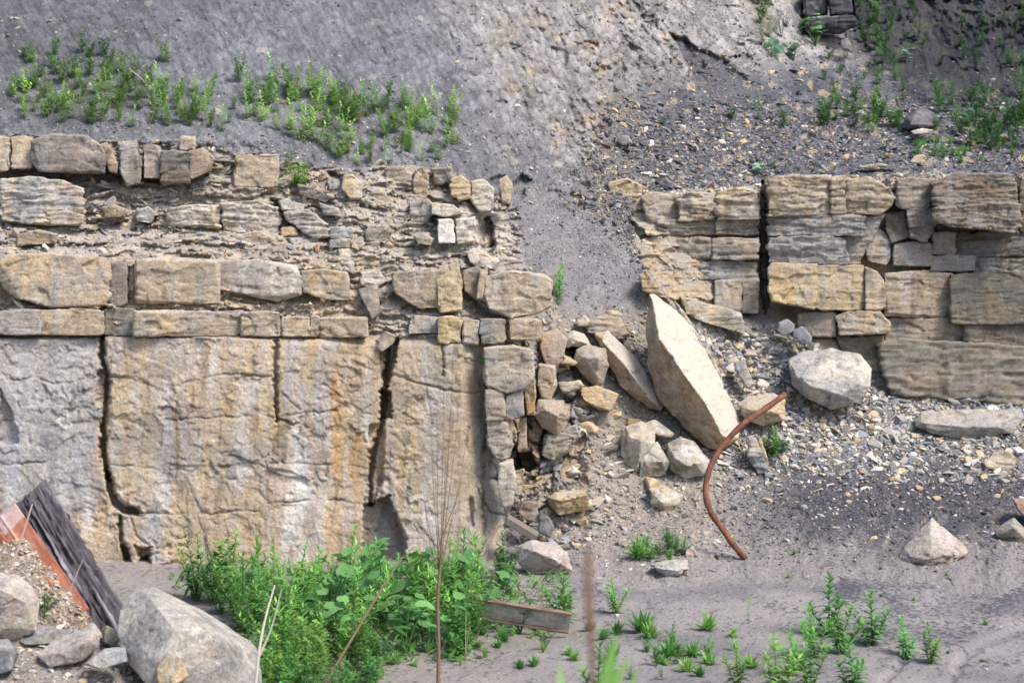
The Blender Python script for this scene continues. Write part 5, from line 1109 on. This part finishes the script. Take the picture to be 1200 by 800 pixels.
# floor plants to the right
FP = [(722,718,34,'spiky','weed on the mud right of the steel channel'), (660,735,52,'spiky','leafy weed at the right end of the steel channel'), (640,760,22,'feath','feathery sprig in front of the steel channel'), (752,740,26,'flat','bright rosette of leaves on the mud'), (828,738,20,'flat','small rosette on the mud below the flat stone'), (878,730,24,'thin','spindly seedling alone on the mud'),
      (770,780,26,'feath','low leafy mat left part at the bottom of the mud'), (795,775,24,'feath','low leafy mat right part at the bottom of the mud'), (745,655,22,'feath','green tuft left half above the flat grey stone'), (782,648,28,'feath','green tuft right half above the flat grey stone'), (765,655,20,'feath','middle of the green tuft above the flat grey stone'),
      (972,745,56,'tall','tallest weed in the cluster at bottom right'), (985,765,44,'tall','bushy weed in front of the tallest at bottom right'), (955,770,46,'tall','weed at the left of the bottom right cluster'), (1022,755,50,'tall','weed standing at the right of the bottom right cluster'), (950,805,50,'tall','bushy weed low in the bottom right cluster'), (908,815,54,'tall','weed at the bottom edge left of the cluster'),
      (865,808,44,'tall','leftmost weed of the bottom right cluster'), (1000,812,52,'tall','weed at the bottom edge under the cluster'), (1062,772,38,'spiky','left one of the pair of weeds in the gully mark'), (1090,776,36,'spiky','right one of the pair of weeds in the gully mark'), (905,535,26,'spiky','bushy green weed beside the dark laminated slab'), (985,478,18,'thin','seedling in front of the round white-topped boulder'),
      (957,392,18,'feath','sprig growing on the left small block of the right cliff'), (700,830,60,'tall','weed reaching up from the bottom edge'), (930,790,40,'tall','middle weed of the bottom right cluster')]
kinds = dict(spiky=stocky, feath=feath, flat=flat_r, thin=spiky, tall=stocky, grass=tufts)
for (x, y, s_, k_, lb) in FP:
    p = any_ground(x, y); m_ = kinds[k_][(x+y) % len(kinds[k_])]; o = put('weed' if k_ != 'grass' else 'grass_tuft', m_, p, s_*(1.3 if x > 840 or k_ == 'feath' else 1.2)*p.y/F, lb, 'weed' if k_ != 'grass' else 'grass tuft', None, .1)
    if k_ == 'thin': o.scale.x *= .5; o.scale.y *= .5
for dx in (-8, 6, 12):
    p = any_ground(905+dx, 532); put('weed', feath[abs(dx) % 4], p, 26*p.y/F, 'feathery sprig around the bushy weed by the laminated slab', 'weed', 'sprigs by the laminated slab')
fill(12, [(740,642),(780,634),(806,645),(800,662),(750,664)], feath+[stocky[0], flat_r[0]], (16, 28), 'feathery_weed', 'feathery sprig in the green tuft above the flat grey stone', 'weed', 'sprigs in the tuft above the flat stone', gap=6)
fill(10, [(765,755),(840,760),(830,800),(760,795)], feath+flat_r, (14, 24), 'feathery_weed', 'low sprig in the leafy mat on the damp mud', 'weed', 'sprigs in the leafy mat', gap=9)
fill(14, [(560,745),(700,730),(880,735),(900,800),(600,800)], stocky[:3]+flat_r, (12, 24), 'leafy_weed', 'low weed on the mud between the steel channel and the bottom right cluster', 'weed', 'low weeds on the mud', gap=22)
fill(10, [(850,640),(1180,680),(1180,790),(850,700)], flat_r, (4, 8), 'weed', 'tiny seedling on the open mud', 'weed', 'tiny seedlings on the mud', gap=30)
# ground cover under the bank
i_n = 2600; acc = Acc()
for k in range(i_n):
    px = random.uniform(200, 660); py = random.uniform(668, 805)
    if py > 775 and px > 450: continue
    if py > 745 and px > 560: continue
    if px < 300 and py > 700: continue
    p = gnd(px, py) if k % 4 == 0 or True else None; an = random.uniform(0, 6.28); g_ = np.array(GREEN[k % 5])*random.uniform(.6, 1.1)
    leaf(acc, p, (math.cos(an), math.sin(an), random.uniform(.3, 1.6)), random.uniform(.08, .22), random.uniform(.008, .018), g_, .6, 3)
tag(link('ground_cover', acc.mesh('ground_cover', M_leaf)), 'green leaf litter and low growth under the tall weeds', 'ground cover', kind='stuff')

# ---- dry stalks
DRY = np.array((.20,.125,.085))
def stalk(name, label, lines, rad, col=DRY, base=None, group=None):
    acc = Acc(); b = np.array(base if base is not None else lines[0][0])
    for L_, r_ in zip(lines, rad): stem(acc, [np.array(q)-b for q in spline(L_, 6)], r_[0], r_[1], col, 6)
    o = link(name, acc.mesh(name, M_stem), loc=b); return tag(o, label, 'stalk', group)
b0 = gnd(513, 830); D1 = b0.y
q = lambda x, y, d=0: tuple(P(x, y, D1+d))
tops = [(495,560),(505,500),(512,470),(520,440),(528,480),(540,430),(548,500),(532,400),(522,540),(510,560),(498,590),(545,545)]
lines = [[tuple(b0), q(514,760), q(513,700), q(517,650)]]; rads = [(.016,.009)]
for k, (x, y) in enumerate(tops):
    st = (516, 690-5*k) if k % 2 else (514, 700-4*k)
    lines.append([q(st[0], st[1]), q(st[0]+(x-st[0])*.35, st[1]+(y-st[1])*.3, .05*math.sin(k)), q(st[0]+(x-st[0])*.75, st[1]+(y-st[1])*.65, .1*math.sin(k)), q(x, y, .12*math.cos(k))]); rads.append((.003, .0012))
stalk('dry_stalk', 'tall brown dry stalk with many fine upright branches in front of the cliff', lines, rads, base=b0)
def simple(pts, D_, r, label, col=DRY):
    L_ = [tuple(P(x, y, D_)) for x, y in pts]; return stalk('dry_stick', label, [L_], [r], col)
simple([(378,806),(420,735),(450,685),(472,652)], 10.6, (.012,.006), 'long dry stick leaning right through the weed bank', np.array((.30,.21,.13)))
simple([(10,672),(22,640),(38,590)], 9.4, (.010,.006), 'pale thin stick standing against the rusty plate', np.array((.38,.30,.26)))
simple([(82,692),(90,672),(97,656)], 9.7, (.006,.003), 'short pale twig crossing the dark timber', np.array((.40,.33,.28)))
stalk('dry_stick', 'bare bleached forked stick beside the largest grey boulder', [[tuple(P(298,815,8.9)), tuple(P(304,760,8.9)), tuple(P(312,720,8.95)), tuple(P(322,685,9))], [tuple(P(304,768,8.9)), tuple(P(318,735,8.9)), tuple(P(330,690,8.85))]], [(.012,.005), (.008,.004)], np.array((.55,.50,.44)))
simple([(150,80),(165,92),(180,108)], surfD(165, 95)-.15, (.01,.006), 'dead stem slanting among the slope weeds', np.array((.40,.33,.28)))
simple([(248,168),(246,158),(252,150)], surfD(248, 165)-.1, (.008,.004), 'white twig standing on the cliff rim', np.array((.5,.45,.4)))
dead = []
for k in range(3):
    r_ = random.Random(500+k); acc = Acc()
    for b in range(4): a_ = r_.uniform(0, 6.28); stem(acc, [(0, 0, 0), (math.cos(a_)*.15, math.sin(a_)*.15, .5), (math.cos(a_)*.35, math.sin(a_)*.35, r_.uniform(.7, 1))], .012, .004, np.array((.36,.27,.19))*r_.uniform(.7, 1.2), 4)
    dead.append(acc.mesh('dead_stems', M_stem))
fill(16, [(290,760),(560,700),(660,700),(700,760),(450,800),(300,800)], dead, (30, 60), 'dead_stems', 'dead brown stems standing among the green weeds of the bank', 'dead stems', 'dead stems in the bank', gap=20)
fill(14, [(40,100),(290,130),(530,150),(520,180),(30,150)], dead, (14, 34), 'dead_stems', 'dead brown stems among the weeds on the grey slope', 'dead stems', 'dead stems on the slope', gap=20)
# blurred near stalks close to the camera
nb = Vector((.155, 1.9, 0.)); nl_ = [tuple(nb)]+[tuple(P(x, y, 1.95)) for x, y in [(694,800),(690,740),(687,690),(686,620),(684,560),(682,510)]]
stalk('dry_stalk', 'out of focus brown stalk rising close to the camera', [nl_], [(.0046,.0009)], DRY*.9, base=nb)
acc = Acc(); bp = np.array((.17, 2.3, fz(.17, 2.3)))
for (x0_, y0_, x1_, y1_, w_) in [(705,830,722,742,.012), (712,820,738,765,.008), (700,840,716,752,.008), (660,830,656,778,.007), (725,840,748,780,.007)]:
    a_ = np.array(P(x0_, y0_, 2.3)); b_ = np.array(P(x1_, y1_, 2.35)); leaf(acc, a_-bp, b_-a_, np.linalg.norm(b_-a_)*1.05, w_, np.array((.22,.42,.10)), .1, 5)
stem(acc, [(0, 0, 0), np.array(P(700, 860, 2.3))-bp, np.array(P(703, 830, 2.3))-bp], .005, .004, (.15,.3,.08))
tag(link('grass_tuft', acc.mesh('grass_blades', M_leaf), loc=bp), 'blurred light green blades close to the camera at the bottom', 'grass tuft')
print('plants', round(time.time()-T0, 1))

# ================================================================== LIGHT, SKY, CAMERA
sun_el, sun_az = math.radians(52), math.radians(128)      # azimuth clockwise from +Y (north)
sd = Vector((math.sin(sun_az)*math.cos(sun_el), math.cos(sun_az)*math.cos(sun_el), math.sin(sun_el)))
w = bpy.data.worlds.new('World'); sc.world = w; w.use_nodes = True; nt = w.node_tree; nt.nodes.clear()
out = nt.nodes.new('ShaderNodeOutputWorld'); bg = nt.nodes.new('ShaderNodeBackground'); sk = nt.nodes.new('ShaderNodeTexSky')
sk.sky_type = 'NISHITA'; sk.sun_disc = False; sk.sun_elevation = sun_el; sk.sun_rotation = sun_az; sk.dust_density = 2.5; sk.air_density = 1.
nt.links.new(sk.outputs[0], bg.inputs[0]); nt.links.new(bg.outputs[0], out.inputs[0]); bg.inputs[1].default_value = .14
L = bpy.data.lights.new('sun', 'SUN'); L.energy = 2.5; L.angle = math.radians(16); L.color = (1, .94, .86)
lo_ = bpy.data.objects.new('sun', L); COL.objects.link(lo_); lo_.rotation_euler = sd.to_track_quat('Z', 'Y').to_euler()
cam = bpy.data.cameras.new('camera'); cam.lens = 50; cam.sensor_width = 36; cam.clip_start = .05; cam.clip_end = 1000
cam.dof.use_dof = True; cam.dof.focus_distance = 17.; cam.dof.aperture_fstop = 3.2
co_ = bpy.data.objects.new('camera', cam); COL.objects.link(co_); co_.location = (0, 0, H); co_.rotation_euler = (math.radians(90), 0, 0); sc.camera = co_
vs_ = sc.view_settings; vs_.view_transform = 'Standard'; vs_.look = 'None'; vs_.exposure = 0.88; vs_.gamma = 1; vs_.use_curve_mapping = False
sc.cycles.max_bounces = 5; sc.cycles.use_denoising = True
print('done', round(time.time()-T0, 1))
